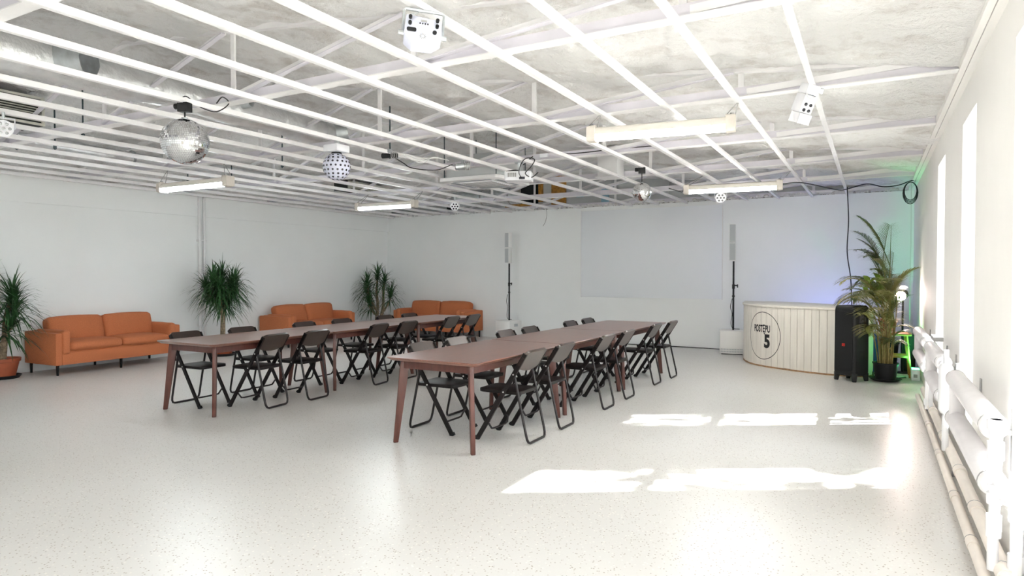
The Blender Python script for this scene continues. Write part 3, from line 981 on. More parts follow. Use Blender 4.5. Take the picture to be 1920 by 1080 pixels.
for sx in (-1, 1):
    for sy in (-1, 1):
        build('foot', MB().bar((sx * 0.135, sy * 0.125, 0.0), (sx * 0.125, sy * 0.115, 0.11), 0.05, 0.05, w2=0.075, h2=0.075), 'black_plastic', ps, bevel=0.008)

# ================================================================== PALM CORNER
def frond(mb, base, azim, elev, L, droop, leaflet, nl, rn, rach=None, w=0.016):
    d = Vector((math.cos(azim) * math.cos(elev), math.sin(azim) * math.cos(elev), math.sin(elev)))
    p = Vector(base)
    pts = [p.copy()]
    seg = 12
    dirs = [d.copy()]
    for i in range(seg):
        p = p + d * (L / seg)
        d = (d + Vector((0, 0, -droop * (0.4 + i / seg)))).normalized()
        pts.append(p.copy()); dirs.append(d.copy())
    for q in pts: q.x = min(q.x, CLAMP[1] - 0.01)
    mb.tube(pts, [0.007 * (1 - 0.8 * i / seg) + 0.0012 for i in range(seg + 1)], 5)
    for k in range(nl):
        t = 0.28 + 0.72 * (k + 0.5) / nl
        i = min(seg - 1, int(t * seg)); u = t * seg - i
        q = pts[i].lerp(pts[i + 1], u); dd = dirs[i]
        side = dd.cross(Vector((0, 0, 1)))
        if side.length < 0.05: side = Vector((1, 0, 0))
        side.normalize()
        ll = leaflet * (math.sin(PI * min(1, (t - 0.2) / 0.85)) ** 0.6 + 0.15) * rn.uniform(0.85, 1.1)
        for s in (-1, 1):
            leaf_strip(mb, q, dd * 0.75 + side * s * 0.8 + Vector((0, 0, 0.15)), ll, w, 0.20, 4)

def palm(label, loc, pot, canes, fronds, seed, material, potmat, pot_prof=None, name='potted_palm'):
    rn = random.Random(seed)
    CLAMP[:] = [-99.0, XR - 0.03 - loc[0]]
    t = thing(name, label, 'plant', loc)
    r, h = pot
    prof = pot_prof or [(r * 0.80, 0.02), (r * 0.97, h * 0.93), (r * 1.04, h * 0.94), (r * 1.04, h), (r * 0.96, h), (r * 0.93, h * 0.9), (0.01, h * 0.9)]
    build('pot', MB().lathe(prof, 26), potmat, t, smooth=40)
    build('soil', MB().lathe([(r * 0.92, h * 0.89), (0.02, h * 0.93)], 18), 'soil', t)
    for (x, y, x2, y2, z) in canes:
        build('cane', MB().tube([(x, y, h * 0.88), ((x + x2) / 2, (y + y2) / 2, (h + z) / 2), (x2, y2, z)], [0.012, 0.010, 0.007], 6), 'cane', t, smooth=60)
    for (bx, by, bz, az, el, L, dr) in fronds:
        mb = MB()
        frond(mb, (bx, by, bz), az, el, L, dr, 0.23 if L > 0.5 else 0.16, 24, rn, w=0.017)
        build('frond', mb, material if rn.random() > 0.25 else 'leaf_palm', t)
    return t
rn = random.Random(77)
canes = []; fr = []
for k in range(18):
    a = k * 2.4; rr = 0.02 + 0.065 * (k / 18) ** 0.5
    x, y = rr * math.cos(a), rr * math.sin(a)
    z = rn.uniform(0.55, 1.05)
    canes.append((x, y, x * 1.7, y * 1.7, z))
    fr.append((x * 1.7, y * 1.7, z - 0.03, PI + rn.uniform(-1.7, 1.7) if k % 3 else -1.2 + rn.uniform(-.9, .9), R(rn.uniform(42, 80)), rn.uniform(0.58, 0.80), rn.uniform(0.14, 0.24)))
for k in range(16):
    fr.append((0.08 * math.cos(k), 0.08 * math.sin(k), rn.uniform(0.75, 1.15), 1.7 + 3.4 * k / 16 + rn.uniform(-.2, .2), R(rn.uniform(25, 62)), rn.uniform(0.52, 0.68), rn.uniform(0.10, 0.20)))
for k in range(10):
    a = rn.uniform(0, 2 * PI); z = rn.uniform(0.42, 0.72)
    fr.append((0.05 * math.cos(a), 0.05 * math.sin(a), z, a, R(rn.uniform(30, 75)), rn.uniform(0.22, 0.36), rn.uniform(0.15, 0.28)))
pp = palm('bushy yellowing palm in a black pot on the floor beside the black loudspeaker', (0.165, 10.22, 0), (0.155, 0.25), canes, fr, 3, 'leaf_dry', 'black_plastic')
build('saucer', MB().lathe([(0.15, 0), (0.20, 0.035), (0.19, 0.036), (0.15, 0.012), (0.01, 0.012)], 26), 'black_plastic', pp, smooth=40)

st_ = thing('wooden_stool', 'orange brown wooden stool carrying a potted plant in the corner', 'stool', (0.285, 10.80, 0))
build('seat', MB().prism(rrect(0.20, 0.17, 0.03), 0.585, 0.615), 'stool_wood', st_, bevel=0.006)
for sx in (-1, 1):
    for sy in (-1, 1):
        build('leg', MB().bar((sx * 0.19, sy * 0.165, 0), (sx * 0.135, sy * 0.12, 0.588), 0.030, 0.030), 'stool_wood', st_)
for s in (-1, 1):
    build('rung', MB().bar((s * 0.165, -0.14, 0.25), (s * 0.165, 0.14, 0.25), 0.022, 0.03), 'stool_wood', st_)
    build('rung', MB().bar((-0.165, s * 0.143, 0.29), (0.165, s * 0.143, 0.29), 0.022, 0.03), 'stool_wood', st_)

# broad-leaved plant on the stool
bp_ = thing('leafy_plant', 'lime green broad-leaved plant in a terracotta pot on the stool', 'plant', (0.195, 10.80, 0.615))
build('pot', MB().lathe([(0.085, 0), (0.115, 0.15), (0.125, 0.15), (0.125, 0.19), (0.112, 0.19), (0.10, 0.16), (0.01, 0.16)], 24), 'terracotta', bp_, smooth=40)
build('soil', MB().lathe([(0.105, 0.158), (0.02, 0.165)], 16), 'soil', bp_)
rn = random.Random(9)
for k in range(5):
    a = k * 1.3
    x, y, z = 0.11 * math.cos(a) - 0.15, 0.10 * math.sin(a), 0.62 + 0.20 * rn.random()
    build('stem', MB().tube([(0.02 * math.cos(a), 0.02 * math.sin(a), 0.15), (x * 0.6, y * 0.6, 0.42), (x, y, z)], [0.008, 0.007, 0.005], 6), 'cane', bp_)
    for j in range(8):
        aa = j * 2.4 + k; el = R(rn.uniform(-10, 60))
        dv = Vector((math.cos(aa) * math.cos(el), math.sin(aa) * math.cos(el), math.sin(el)))
        base = Vector((x, y, z - 0.03 * j * 0.7))
        side = dv.cross(Vector((0, 0, 1))).normalized(); up = side.cross(dv)
        L = rn.uniform(0.13, 0.20); W = L * 0.24
        vs = []
        for (t_, ww, hh) in ((0, 0.1, 0), (0.3, 0.85, 0.012), (0.6, 1.0, 0.01), (0.85, 0.6, -0.012), (1.0, 0.04, -0.035)):
            c_ = base + dv * (0.03 + t_ * L) + up * hh
            vs += [c_ - side * W * ww + up * 0.01 * ww, c_, c_ + side * W * ww + up * 0.01 * ww]
        fs = []
        for i in range(4):
            fs += [(3 * i, 3 * i + 1, 3 * i + 4, 3 * i + 3), (3 * i + 1, 3 * i + 2, 3 * i + 5, 3 * i + 4)]
        build('leaf', MB().add(vs, fs), 'leaf_lime', bp_, smooth=70)

# tall palm behind
rn = random.Random(12)
canes = []; fr = []
for k in range(12):
    a = k * 1.05; x, y = 0.05 * math.cos(a), 0.05 * math.sin(a)
    z = 0.95 + 0.055 * k
    canes.append((x, y, x * 1.5, y * 1.5, z))
    az = [2.7, 1.3, 3.5, 4.9, 2.1, 4.2, 3.0, 1.5, 3.9, 5.0, 2.5, 3.3][k]
    fr.append((x * 1.5, y * 1.5, z, az, R([58, 80, 56, 72, 66, 62, 70, 78, 60, 74, 66, 72][k]), [0.75, 0.8, 0.7, 0.7, 0.8, 0.7, 0.85, 0.9, 0.75, 0.8, 0.85, 0.9][k], [0.12, 0.08, 0.15, 0.11, 0.13, 0.14, 0.12, 0.07, 0.15, 0.10, 0.13, 0.12][k]))
for k in range(18):
    a = 1.3 + k * 0.21
    fr.append((0.03 * math.cos(a), 0.03 * math.sin(a), rn.uniform(0.85, 1.5), a, R(rn.uniform(35, 70)), rn.uniform(0.42, 0.6), rn.uniform(0.14, 0.22)))
palm('tall green palm in a dark pot behind the stool in the lit corner', (0.19, 11.45, 0), (0.17, 0.42), canes, fr, 4, 'leaf_palm', 'black_plastic', name='tall_palm')

tag(build('blue_container', MB().prism(rrect(0.11, 0.10, 0.03), 0.0, 0.60), 'blue_plastic', bevel=0.01), 'tall blue plastic container behind the wooden stool', 'container').location = (0.09, 11.13, 0)
eq = thing('equipment_case', 'black equipment case standing on edge next to the window wall', 'case', (0.475, 11.46, 0))
build('case_body', MB().box(-0.09, 0.09, -0.16, 0.16, 0.01, 0.55), 'black_plastic', eq, bevel=0.01)
build('handle', MB().tube([(0, -0.06, 0.548), (0, -0.055, 0.585), (0, 0.055, 0.585), (0, 0.06, 0.548)], 0.010, 6), 'black_metal', eq)
build('case_foot', MB().box(-0.08, 0.08, -0.14, 0.14, 0, 0.012), 'black_metal', eq)
# corner lights
gl = thing('uplighter', 'small white floor light box glowing green beside the stool', 'light', (0.525, 10.515, 0))
build('housing', MB().box(-0.05, 0.05, -0.10, 0.10, 0.0, 0.15), 'fixture_white', gl, bevel=0.006)
build('label_plate', MB().box(-0.025, 0.02, -0.103, -0.099, 0.04, 0.085), 'bracket_grey', gl)
build('glow_panel', MB().box(-0.042, 0.042, -0.09, 0.09, 0.149, 0.154), 'green_led', gl)
def lamp(kind, parent, loc, energy, color, **kw):
    ld = bpy.data.lights.new('bulb', kind)
    ld.energy = energy; ld.color = color
    for k, v in kw.items(): setattr(ld, k, v)
    o = bpy.data.objects.new('bulb', ld)
    C.objects.link(o)
    o.parent = parent; o.location = loc
    return o
g_ = lamp('SPOT', gl, (0, 0.05, 0.18), 55, (0.06, 1.0, 0.32), spot_size=R(110), spot_blend=0.8, shadow_soft_size=0.05)
g_.rotation_euler = Vector((0.10, 0.55, 1.0)).to_track_quat('-Z', 'Y').to_euler()
sp = thing('stage_spot', 'bright white stage spot shining out between the palm leaves', 'light', (0.36, 11.10, 0))
build('stand', MB().cyl((0.03, 0.05, 0.62), (0.03, 0.05, 1.06), 0.014, 8).cyl((0.03, 0.05, 0.0), (0.03, 0.05, 0.62), 0.016, 8), 'black_metal', sp)
build('stand_foot', MB().lathe([(0.12, 0), (0.12, 0.012), (0.02, 0.02)], 16, (0.03, 0.05, 0)), 'black_metal', sp)
build('head', MB().cyl((0.0, -0.02, 1.13), (0.03, 0.12, 1.15), 0.075, 18), 'black_metal', sp, smooth=40)
build('lens', MB().cyl((-0.004, -0.034, 1.128), (0.0, -0.02, 1.13), 0.066, 18), 'spot_led', sp)
# blue wash light behind the counter
bl = thing('wash_light', 'blue wash light on the floor behind the bar counter', 'light', (-0.55, 12.15, 0))
build('housing', MB().box(-0.10, 0.10, -0.06, 0.06, 0.0, 0.14), 'black_plastic', bl, bevel=0.006)
build('glow_panel', MB().box(-0.09, 0.09, -0.045, 0.055, 0.139, 0.145), 'blue_led', bl)
b_ = lamp('SPOT', bl, (0, 0, 0.2), 26, (0.34, 0.38, 1.0), spot_size=R(140), spot_blend=1.0, shadow_soft_size=0.15)
b_.rotation_euler = Vector((-0.25, 0.75, 0.9)).to_track_quat('-Z', 'Y').to_euler()
tag(build('cable_tangle', MB().tube(catmull([(-0.05, 10.5, 0.012), (0.02, 10.6, 0.012), (-0.06, 10.75, 0.3), (0.0, 10.9, 0.5), (-0.03, 11.0, 0.1), (0.05, 10.6, 0.012), (-0.02, 10.45, 0.012), (0.3, 10.5, 0.012), (0.42, 10.62, 0.012)], 6), 0.007, 5), 'cable_black'),
    'tangled black power cables on the floor between speaker and palm pot', 'cable')

# ================================================================== FLUORESCENT LAMPS
def fluorescent(label, a, b, warm=True, r=0.060, cap='lamp_cap'):
    a, b = Vector(a), Vector(b)
    mid = (a + b) / 2
    d = b - a
    L = d.length
    t = thing('fluorescent_lamp', label, 'ceiling lamp', mid, math.atan2(d.y, d.x), 'fluorescent lamps hung under the ceiling bars')
    hl = L / 2
    # reflector : upper half shell
    vs, fs = [], []
    prof = [(-1.0, -0.25), (-1.0, 0.15), (-0.72, 0.70), (0, 0.95), (0.72, 0.70), (1.0, 0.15), (1.0, -0.25), (0.92, -0.25), (0.92, 0.12), (0.66, 0.60), (0, 0.84), (-0.66, 0.60), (-0.92, 0.12), (-0.92, -0.25)]
    n = len(prof)
    for x in (-hl + 0.05, hl - 0.05): vs += [(x, p[0] * r, p[1] * r) for p in prof]
    fs = [(k, (k + 1) % n, n + (k + 1) % n, n + k) for k in range(n)]
    build('reflector', MB().add(vs, fs), 'lamp_body', t, smooth=40)
    build('diffuser', MB().cyl((-hl + 0.05, 0, -0.016), (hl - 0.05, 0, -0.016), r * 0.80, 14), 'lamp_tube' if warm else 'lamp_tube_cool', t, smooth=50)
    for s in (-1, 1):
        cp = rrect(r * 1.15, r * 1.15, 0.02, 3)
        m = len(cp)
        x0, x1 = s * (hl - 0.075), s * hl
        e = build('end_cap', MB().add([(x0, p[0], p[1]) for p in cp] + [(x1, p[0] * 0.92, p[1] * 0.92) for p in cp],
              [tuple(range(m)), tuple(range(m, 2 * m))[::-1]] + [(k, (k + 1) % m, m + (k + 1) % m, m + k) for k in range(m)]), cap, t, smooth=35)
        build('clip', MB().cyl((s * (hl - 0.03), 0, r * 0.9), (s * (hl - 0.03), 0, r * 1.4), 0.014, 8), 'bracket_grey', e)
        top = BAR_Z - mid.z + 0.01
        wx = mid.x + s * (hl - 0.04) * math.cos(t.rotation_euler.z)
        bx_ = -0.40 - 0.56 * round((-0.40 - wx) / 0.56) - wx
        for q in (-1, 1):
            build('hanger_wire', MB().cyl((s * (hl - 0.04) + q * 0.035, q * 0.02, r * 1.05), (s * (hl - 0.04) + bx_, 0, top), 0.004, 5), 'bracket_grey', t)
    return t
fluorescent('fluorescent lamp with cool light hanging near the large mirror ball', (-8.40, 5.47, 2.605), (-7.00, 5.47, 2.605), False)
fluorescent('fluorescent lamp with cool light hanging near the sofa corner of the room', (-7.95, 8.80, 2.625), (-6.70, 8.86, 2.625), False)
fluorescent('fluorescent lamp with warm light hanging toward the windows, beyond the white stage spotlight', (-2.19, 5.36, 2.665), (-0.98, 5.52, 2.665), True)
fluorescent('fluorescent lamp with warm light hanging in front of the projection board', (-2.36, 9.36, 2.645), (-1.07, 9.48, 2.645), True)
for x, y in ((-2.2, 0.6), (-7.6, 0.6), (-2.2, -1.8), (-7.6, -1.8)):  # unseen lamps added behind the camera to brighten the room
    fluorescent('added unseen fluorescent lamp over the empty room end, %s side, %s the rear wall' % ('window' if x > -5 else 'sofa', 'close to' if y < 0 else 'farther from'), (x, y, 2.63), (x + 1.27, y, 2.63), True)

# ================================================================== MIRROR BALLS AND EFFECT LIGHTS
def mirror_ball(label, loc, r, rows):
    t = thing('mirror_ball', label, 'mirror ball', loc, 0.3)
    build('core', MB().sphere((0, 0, 0), r * 0.985, 28, 18), 'ball_core', t, smooth=60)
    mb = MB()
    rn = random.Random(int(r * 1000))
    for i in range(rows):
        p0, p1 = PI * i / rows, PI * (i + 1) / rows
        pm = (p0 + p1) / 2
        n = max(4, int(2 * rows * math.sin(pm)))
        for k in range(n):
            a = 2 * PI * (k + 0.5) / n + i * 0.13
            nv = Vector((math.sin(pm) * math.cos(a), math.sin(pm) * math.sin(a), math.cos(pm)))
            nv = (nv + Vector((rn.uniform(-1, 1), rn.uniform(-1, 1), rn.uniform(-1, 1))) * 0.020).normalized()
            c_ = Vector((math.sin(pm) * math.cos(a), math.sin(pm) * math.sin(a), math.cos(pm))) * r
            e1 = Vector((-math.sin(a), math.cos(a), 0)); e1 = (e1 - nv * e1.dot(nv)).normalized(); e2 = nv.cross(e1)
            h1 = PI * r * math.sin(pm) / n * 0.93; h2 = PI * r / rows / 2 * 0.93
            mb.add([c_ - e1 * h1 - e2 * h2, c_ + e1 * h1 - e2 * h2, c_ + e1 * h1 + e2 * h2, c_ - e1 * h1 + e2 * h2], [(0, 1, 2, 3)])
    f = build('mirror_tiles', mb, 'mirror', t); f['kind'] = 'stuff'
    build('cap', MB().cyl((0, 0, r * 0.97), (0, 0, r * 1.06), r * 0.14, 12), 'galvanised', t)
    top = BAR_Z - loc[2]
    build('hanger', MB().cyl((0, 0, r), (0, 0, top - 0.05), 0.006, 6), 'black_metal', t)
    build('motor', MB().box(-0.045, 0.045, -0.035, 0.035, top - 0.07, top + 0.005).cyl((-0.09, 0, top - 0.02), (-0.045, 0, top - 0.02), 0.025, 8), 'black_plastic', t, bevel=0.004)
    return t
mirror_ball('large mirror ball tiled with small square mirrors, hung under ceiling bars', (-4.88, 3.39, 2.518), 0.182, 34)
mirror_ball('small mirror ball hung in front of the projection board', (-2.64, 8.30, 2.510), 0.124, 26)

def led_ball(name, label, loc, r, ring_n, base, half=False, rz=0.0):
    t = thing(name, label, 'effect light', loc, rz)
    build('shell', MB().sphere((0, 0, 0), r, 28, 18), 'fixture_blue_lit', t, smooth=60)
    mb = MB()
    for i in range(1, ring_n):
        ph = PI * i / ring_n
        n = max(3, int(2 * ring_n * math.sin(ph) * 0.9))
        for k in range(n):
            a = 2 * PI * (k + 0.5 * (i % 2)) / n
            nv = Vector((math.sin(ph) * math.cos(a), math.sin(ph) * math.sin(a), math.cos(ph)))
            mb.cyl(nv * r * 0.985, nv * r * 1.012, r * 0.082, 8)
    f = build('lenses', mb, 'lens_dark', t); f['kind'] = 'stuff'
    top = BAR_Z - loc[2]
    build('base', MB().box(-base / 2, base / 2, -base / 2, base / 2, r * 1.05, r * 1.05 + 0.075), 'fixture_white', t, bevel=0.01)
    build('neck', MB().cyl((0, 0, r * 0.9), (0, 0, r * 1.06), base * 0.28, 12), 'black_plastic', t)
    build('clamp', MB().box(-0.02, 0.02, -0.02, 0.02, r * 1.05 + 0.07, top + 0.004), 'galvanised', t)
    return t
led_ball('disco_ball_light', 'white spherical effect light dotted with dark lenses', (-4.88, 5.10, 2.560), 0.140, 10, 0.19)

def led_par(label, loc, r, direc, name='par_light'):
    t = thing(name, label, 'effect light', loc, 0)
    d = Vector(direc).normalized()
    s = d.cross(Vector((0, 0, 1))).normalized(); u = s.cross(d)
    build('can', MB().cyl(d * 0.0, -d * r * 1.2, r, 20, r * 0.7), 'fixture_white', t, smooth=40)
    build('face', MB().cyl(d * 0.006, d * -0.004, r * 0.95, 20), 'fixture_white', t, smooth=40)
    for k in range(7):
        off = Vector((0, 0, 0)) if k == 0 else (s * math.cos(k * PI / 3) + u * math.sin(k * PI / 3)) * r * 0.6
        build('lens', MB().cyl(off + d * 0.004, off + d * 0.010, r * 0.19, 10), 'lens_dark', t)
    top = BAR_Z - loc[2]
    build('yoke', MB().tube([s * r * 1.08 - d * r * 0.4, s * r * 1.08 - d * r * 0.4 + Vector((0, 0, r * 1.2)), -s * r * 1.08 - d * r * 0.4 + Vector((0, 0, r * 1.2)), -s * r * 1.08 - d * r * 0.4], 0.007, 6), 'fixture_white', t)
    build('clamp', MB().cyl(-d * r * 0.4 + Vector((0, 0, r * 1.2)), -d * r * 0.4 + Vector((0, 0, top + 0.004)), 0.012, 8), 'galvanised', t)
    return t
led_par('small round white spotlight with seven dark lenses hung toward the sofa corner', (-6.55, 9.79, 2.655), 0.078, (0.55, -0.8, -0.25))
led_par('round white spotlight with dark lenses hung by the ventilation grille', (-6.50, 2.83, 2.69), 0.072, (0.9, -0.4, -0.15))
led_par('small round white spotlight half hidden behind a warm fluorescent lamp', (-2.06, 10.4, 2.62), 0.080, (0.2, -0.9, -0.35))

# gobo projector seen from behind, hung in a U bracket
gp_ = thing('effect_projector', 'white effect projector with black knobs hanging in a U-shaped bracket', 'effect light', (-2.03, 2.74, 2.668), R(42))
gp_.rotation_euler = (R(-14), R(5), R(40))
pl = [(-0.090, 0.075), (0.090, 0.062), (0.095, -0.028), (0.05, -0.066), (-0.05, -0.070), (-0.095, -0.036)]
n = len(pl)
gb = build('housing', MB().add([(p[0], -0.055, p[1]) for p in pl] + [(p[0], 0.050, p[1]) for p in pl], [tuple(range(n)), tuple(range(n, 2 * n))[::-1]] + [(k, (k + 1) % n, n + (k + 1) % n, n + k) for k in range(n)]), 'fixture_blue_lit', gp_, bevel=0.006)
build('bracket', MB().tube([(-0.102, 0.0, -0.0), (-0.102, 0, 0.13), (-0.092, 0, 0.142), (0.092, 0, 0.142), (0.102, 0, 0.13), (0.102, 0, 0.0)], 0.008, 6), 'galvanised', gp_, smooth=50)
for s in (-1, 1):
    build('bracket_knob', MB().cyl((s * 0.092, 0, 0.0), (s * 0.122, 0, 0.0), 0.013, 10), 'galvanised', gp_)
    for z in (0.055, 0.022):
        build('knob', MB().cyl((s * 0.068, -0.070, z), (s * 0.068, -0.054, z), 0.009, 10), 'black_plastic', gb)
build('power_inlet', MB().prism(rrect(0.024, 0.010, 0.008, 3), 0, 0.008).xf(Matrix.Translation((-0.058, -0.054, -0.012)) @ Matrix.Rotation(R(90), 4, 'X')), 'black_plastic', gb)
build('fuse_holder', MB().cyl((0.058, -0.062, -0.012), (0.058, -0.054, -0.012), 0.011, 12), 'black_plastic', gb)
build('display', MB().box(-0.014, 0.016, -0.0575, -0.054, 0.040, 0.051), 'bracket_grey', gb)
for i in range(4):
    build('button', MB().cyl((-0.018 + i * 0.013, -0.060, 0.030), (-0.018 + i * 0.013, -0.054, 0.030), 0.0035, 8), 'black_plastic', gb)
vn = MB()
for i in range(10):
    a = 2 * PI * i / 10
    vn.bar((0.008 * math.cos(a), -0.0565, -0.040 + 0.008 * math.sin(a)), (0.017 * math.cos(a), -0.0565, -0.040 + 0.017 * math.sin(a)), 0.003, 0.003)
build('vent', vn, 'bracket_grey', gb)
build('safety_cable', MB().tube(catmull([(-0.068, -0.05, 0.07), (-0.06, -0.02, 0.10), (-0.03, 0.0, 0.13), (-0.02, 0.02, 0.16)], 5), 0.004, 5), 'galvanised', gp_)

# moving-mirror spotlight clamped on the ceiling bar nearest the windows
ms = thing('stage_spotlight', 'white box-shaped stage spotlight with four dark lenses on the bar nearest the windows', 'effect light', (-0.455, 5.30, 2.715), 0)
ms.rotation_euler = (R(22), R(8), R(48))
build('body', MB().box(-0.055, 0.055, -0.05, 0.05, -0.075, 0.055), 'fixture_white', ms, bevel=0.006)
build('control_box', MB().box(-0.055, 0.055, -0.045, 0.045, 0.06, 0.13), 'fixture_white', ms, bevel=0.005)
for x in (-0.022, 0.022):
    for z in (-0.012, -0.052):
        build('lens', MB().cyl((x, -0.056, z), (x, -0.049, z), 0.012, 12), 'lens_dark', ms)
build('lens_hood', MB().box(-0.055, 0.055, -0.07, -0.064, -0.15, -0.078).box(-0.055, -0.049, -0.07, 0.03, -0.15, -0.078).box(0.049, 0.055, -0.07, 0.03, -0.15, -0.078), 'fixture_white', ms)
build('mirror_plate', MB().bar((0, 0.025, -0.08), (0, -0.05, -0.145), 0.09, 0.004, up=(0, 1, 1)), 'mirror', ms)
build('yoke', MB().box(0.056, 0.064, -0.025, 0.025, -0.03, 0.10), 'galvanised', ms)
build('clamp', MB().box(0.03, 0.10, -0.03, 0.03, 0.085, 0.125), 'galvanised', ms, bevel=0.004)
build('power_cord', MB().tube(catmull([(0.03, -0.05, 0.05), (-0.02, -0.08, 0.03), (-0.05, -0.055, 0.06), (-0.01, -0.03, 0.10)], 5), 0.0035, 5), 'cable_white', ms)

# video projector
vp = thing('video_projector', 'white ceiling-mounted video projector with black cables', 'projector', (-3.84, 7.16, 2.645), R(20))
pbx = build('housing', MB().prism(rrect(0.165, 0.13, 0.02), -0.055, 0.055), 'fixture_white', vp, bevel=0.008)
for i in range(5):
    build('vent_slat', MB().box(-0.12 + i * 0.022, -0.105 + i * 0.022, -0.134, -0.128, -0.015, 0.035), 'bracket_grey', pbx)
build('connector', MB().box(0.02, 0.09, -0.134, -0.128, -0.045, -0.015), 'lens_dark', pbx)
build('lens', MB().cyl((0.09, 0.12, 0.0), (0.09, 0.155, 0.0), 0.04, 16), 'lens_dark', pbx)
build('mount', MB().cyl((0, 0, 0.05), (0, 0, 0.185), 0.022, 10).box(-0.06, 0.06, -0.06, 0.06, 0.05, 0.062).box(-0.05, 0.05, -0.05, 0.05, 0.172, 0.184), 'galvanised', vp)
build('cable', MB().tube(catmull([(0.05, -0.14, -0.03), (0.03, -0.22, 0.03), (0.06, -0.15, 0.16), (0.12, -0.08, 0.22), (0.20, -0.05, 0.20), (0.16, -0.12, 0.10), (0.10, -0.16, 0.02), (0.17, -0.10, -0.02), (0.24, -0.02, 0.05)], 6), 0.006, 6), 'cable_black', vp)
build('cable_bundle', MB().tube(catmull([(-0.15, -0.05, 0.06), (-0.05, -0.04, 0.075), (0.02, 0.03, 0.07), (-0.08, 0.06, 0.075), (-0.16, 0.0, 0.065)], 5), 0.012, 6), 'cable_black', vp)

# small camera + par pair on the bar with looping cables
for lab, loc, dr, rr in (('black camera spotlight clamped on a ceiling bar above looping cables', (-4.85, 5.92, 2.80), (-0.9, -0.4, 0.0), 0.030),
                         ('grey finned spotlight hanging at the end of looping cables', (-4.40, 6.75, 2.765), (-0.75, -0.6, -0.1), 0.042)):
    t = thing('clamp_spotlight', lab, 'effect light', loc)
    d = Vector(dr).normalized()
    build('barrel', MB().cyl(d * 0.09, -d * 0.09, rr, 14, rr * 0.85), 'black_plastic' if rr < 0.035 else 'galvanised', t, smooth=40)
    fins = MB()
    for i in range(4):
        c_ = -d * (0.02 + 0.02 * i)
        fins.cyl(c_, c_ - d * 0.006, rr * 1.25, 12)
    build('cooling_fins', fins, 'bracket_grey', t)
    build('lens', MB().cyl(d * 0.09, d * 0.094, rr * 0.85, 14), 'lens_dark', t)
    build('clamp', MB().box(-0.018, 0.018, -0.018, 0.018, 0, BAR_Z + 0.03 - loc[2] + 0.02), 'galvanised', t)
tag(build('looping_cable', MB().tube(catmull([(-4.84, 5.95, 2.80), (-4.80, 6.1, 2.74), (-4.78, 6.25, 2.70), (-4.62, 6.5, 2.70), (-4.48, 6.65, 2.78)], 6), 0.006, 6), 'cable_black'), 'black cable looping between the two small clamp spotlights', 'cable')
cw = MB()
for k in range(3):
    cw.tube(catmull([(-4.84, 5.95, 2.85), (-4.75, 6.1 + 0.05 * k, 2.80 + 0.02 * k), (-4.68, 6.3, 2.76 + 0.03 * k), (-4.60, 6.42 + 0.04 * k, 2.84), (-4.5, 6.6, 2.82)], 5), 0.005, 5)
tag(build('white_cables', cw, 'cable_white'), 'bunch of thin white cables strung between the clamp spotlights', 'cable', kind='stuff')
tag(build('looping_cable', MB().tube(catmull([(-5.0, 3.42, 2.87), (-4.93, 3.44, 2.90), (-4.88, 3.52, 2.83), (-4.80, 3.62, 2.80), (-4.72, 3.68, 2.87), (-4.72, 3.62, 2.91), (-4.77, 3.6, 2.86)], 6), 0.005, 6), 'cable_black'), 'black cable loop on the bar above the large mirror ball', 'cable')

# ================================================================== DUCTS, AIR CONDITIONERS
dt = thing('foil_duct', 'wrinkled silver foil ventilation duct running above the ceiling bars', 'duct', (-5.88, 0, 3.17))
pts, rr = [], []
for i in range(60):
    y = -2.9 + i * (6.05 + 2.9) / 59
    pts.append((0.012 * math.sin(y * 3), y, 0.01 * math.sin(y * 5 + 1)))
    rr.append(0.150 + 0.006 * math.sin(i * 2.1) + 0.004 * math.sin(i * 5.3))
build('duct_pipe', MB().tube(pts, rr, 24), 'foil', dt, smooth=50)
br = Vector((0.75, 0.20, -0.12)).normalized()
def open_pipe(p, d, L, r, name, parent, lip=0.012, material='galvanised'):
    p = Vector(p); d = Vector(d).normalized()
    mb = MB().tube([p, p + d * L, p + d * L, p + d * L, p + d * (L * 0.55)], [r, r, r + lip, r * 0.93, r * 0.90], 22)
    o = build(name, mb, material, parent, smooth=35)
    build('damper', MB().cyl(p + d * (L * 0.54), p + d * (L * 0.56), r * 0.90, 22), 'duct_dark', o)
    return o
open_pipe((0.05, 2.92, 0.02), (0.85, 0.45, -0.05), 0.27, 0.125, 'branch_outlet', dt)
open_pipe((0.10, 4.62, 0.02), (0.9, 0.2, 0.15), 0.16, 0.045, 'small_outlet', dt)
build('collar', MB().tube([(0, 5.85, 0), (0, 6.10, 0)], [0.155, 0.13], 22), 'foil', dt, smooth=40)
open_pipe((0, 6.02, 0), (0.65, 0.6, 0.18), 0.22, 0.115, 'branch_outlet', dt)

d2 = thing('lower_duct', 'pale insulated duct running beside the sofa wall above the bars', 'duct', (-8.95, 0, 3.05))
pts = [(0.02 * math.sin(y * 0.9), y, 0.015 * math.sin(y * 2)) for y in [-1.4 + 0.22 * i for i in range(48)]]
build('duct_pipe', MB().tube(pts, [0.088 + 0.005 * math.sin(i * 1.7) for i in range(48)], 18), 'foil', d2, smooth=50)
for y in (0.9, 3.2, 5.4, 7.6):
    build('strap', MB().tube([(0, y, 0), (0, y + 0.03, 0)], 0.096, 18), 'galvanised', d2)
d3 = thing('round_duct', 'short galvanised round duct lying above the bars near the back wall', 'duct', (-7.2, 11.9, 3.06))
build('duct_pipe', MB().tube([(-0.75, 0, 0), (0.0, 0.02, 0), (0.75, 0.05, 0)], 0.16, 24), 'galvanised', d3, smooth=40)
for x in (-0.72, -0.05, 0.6):
    build('seam_ring', MB().tube([(x, 0.02, 0), (x + 0.02, 0.02, 0)], 0.166, 24), 'bracket_grey', d3)

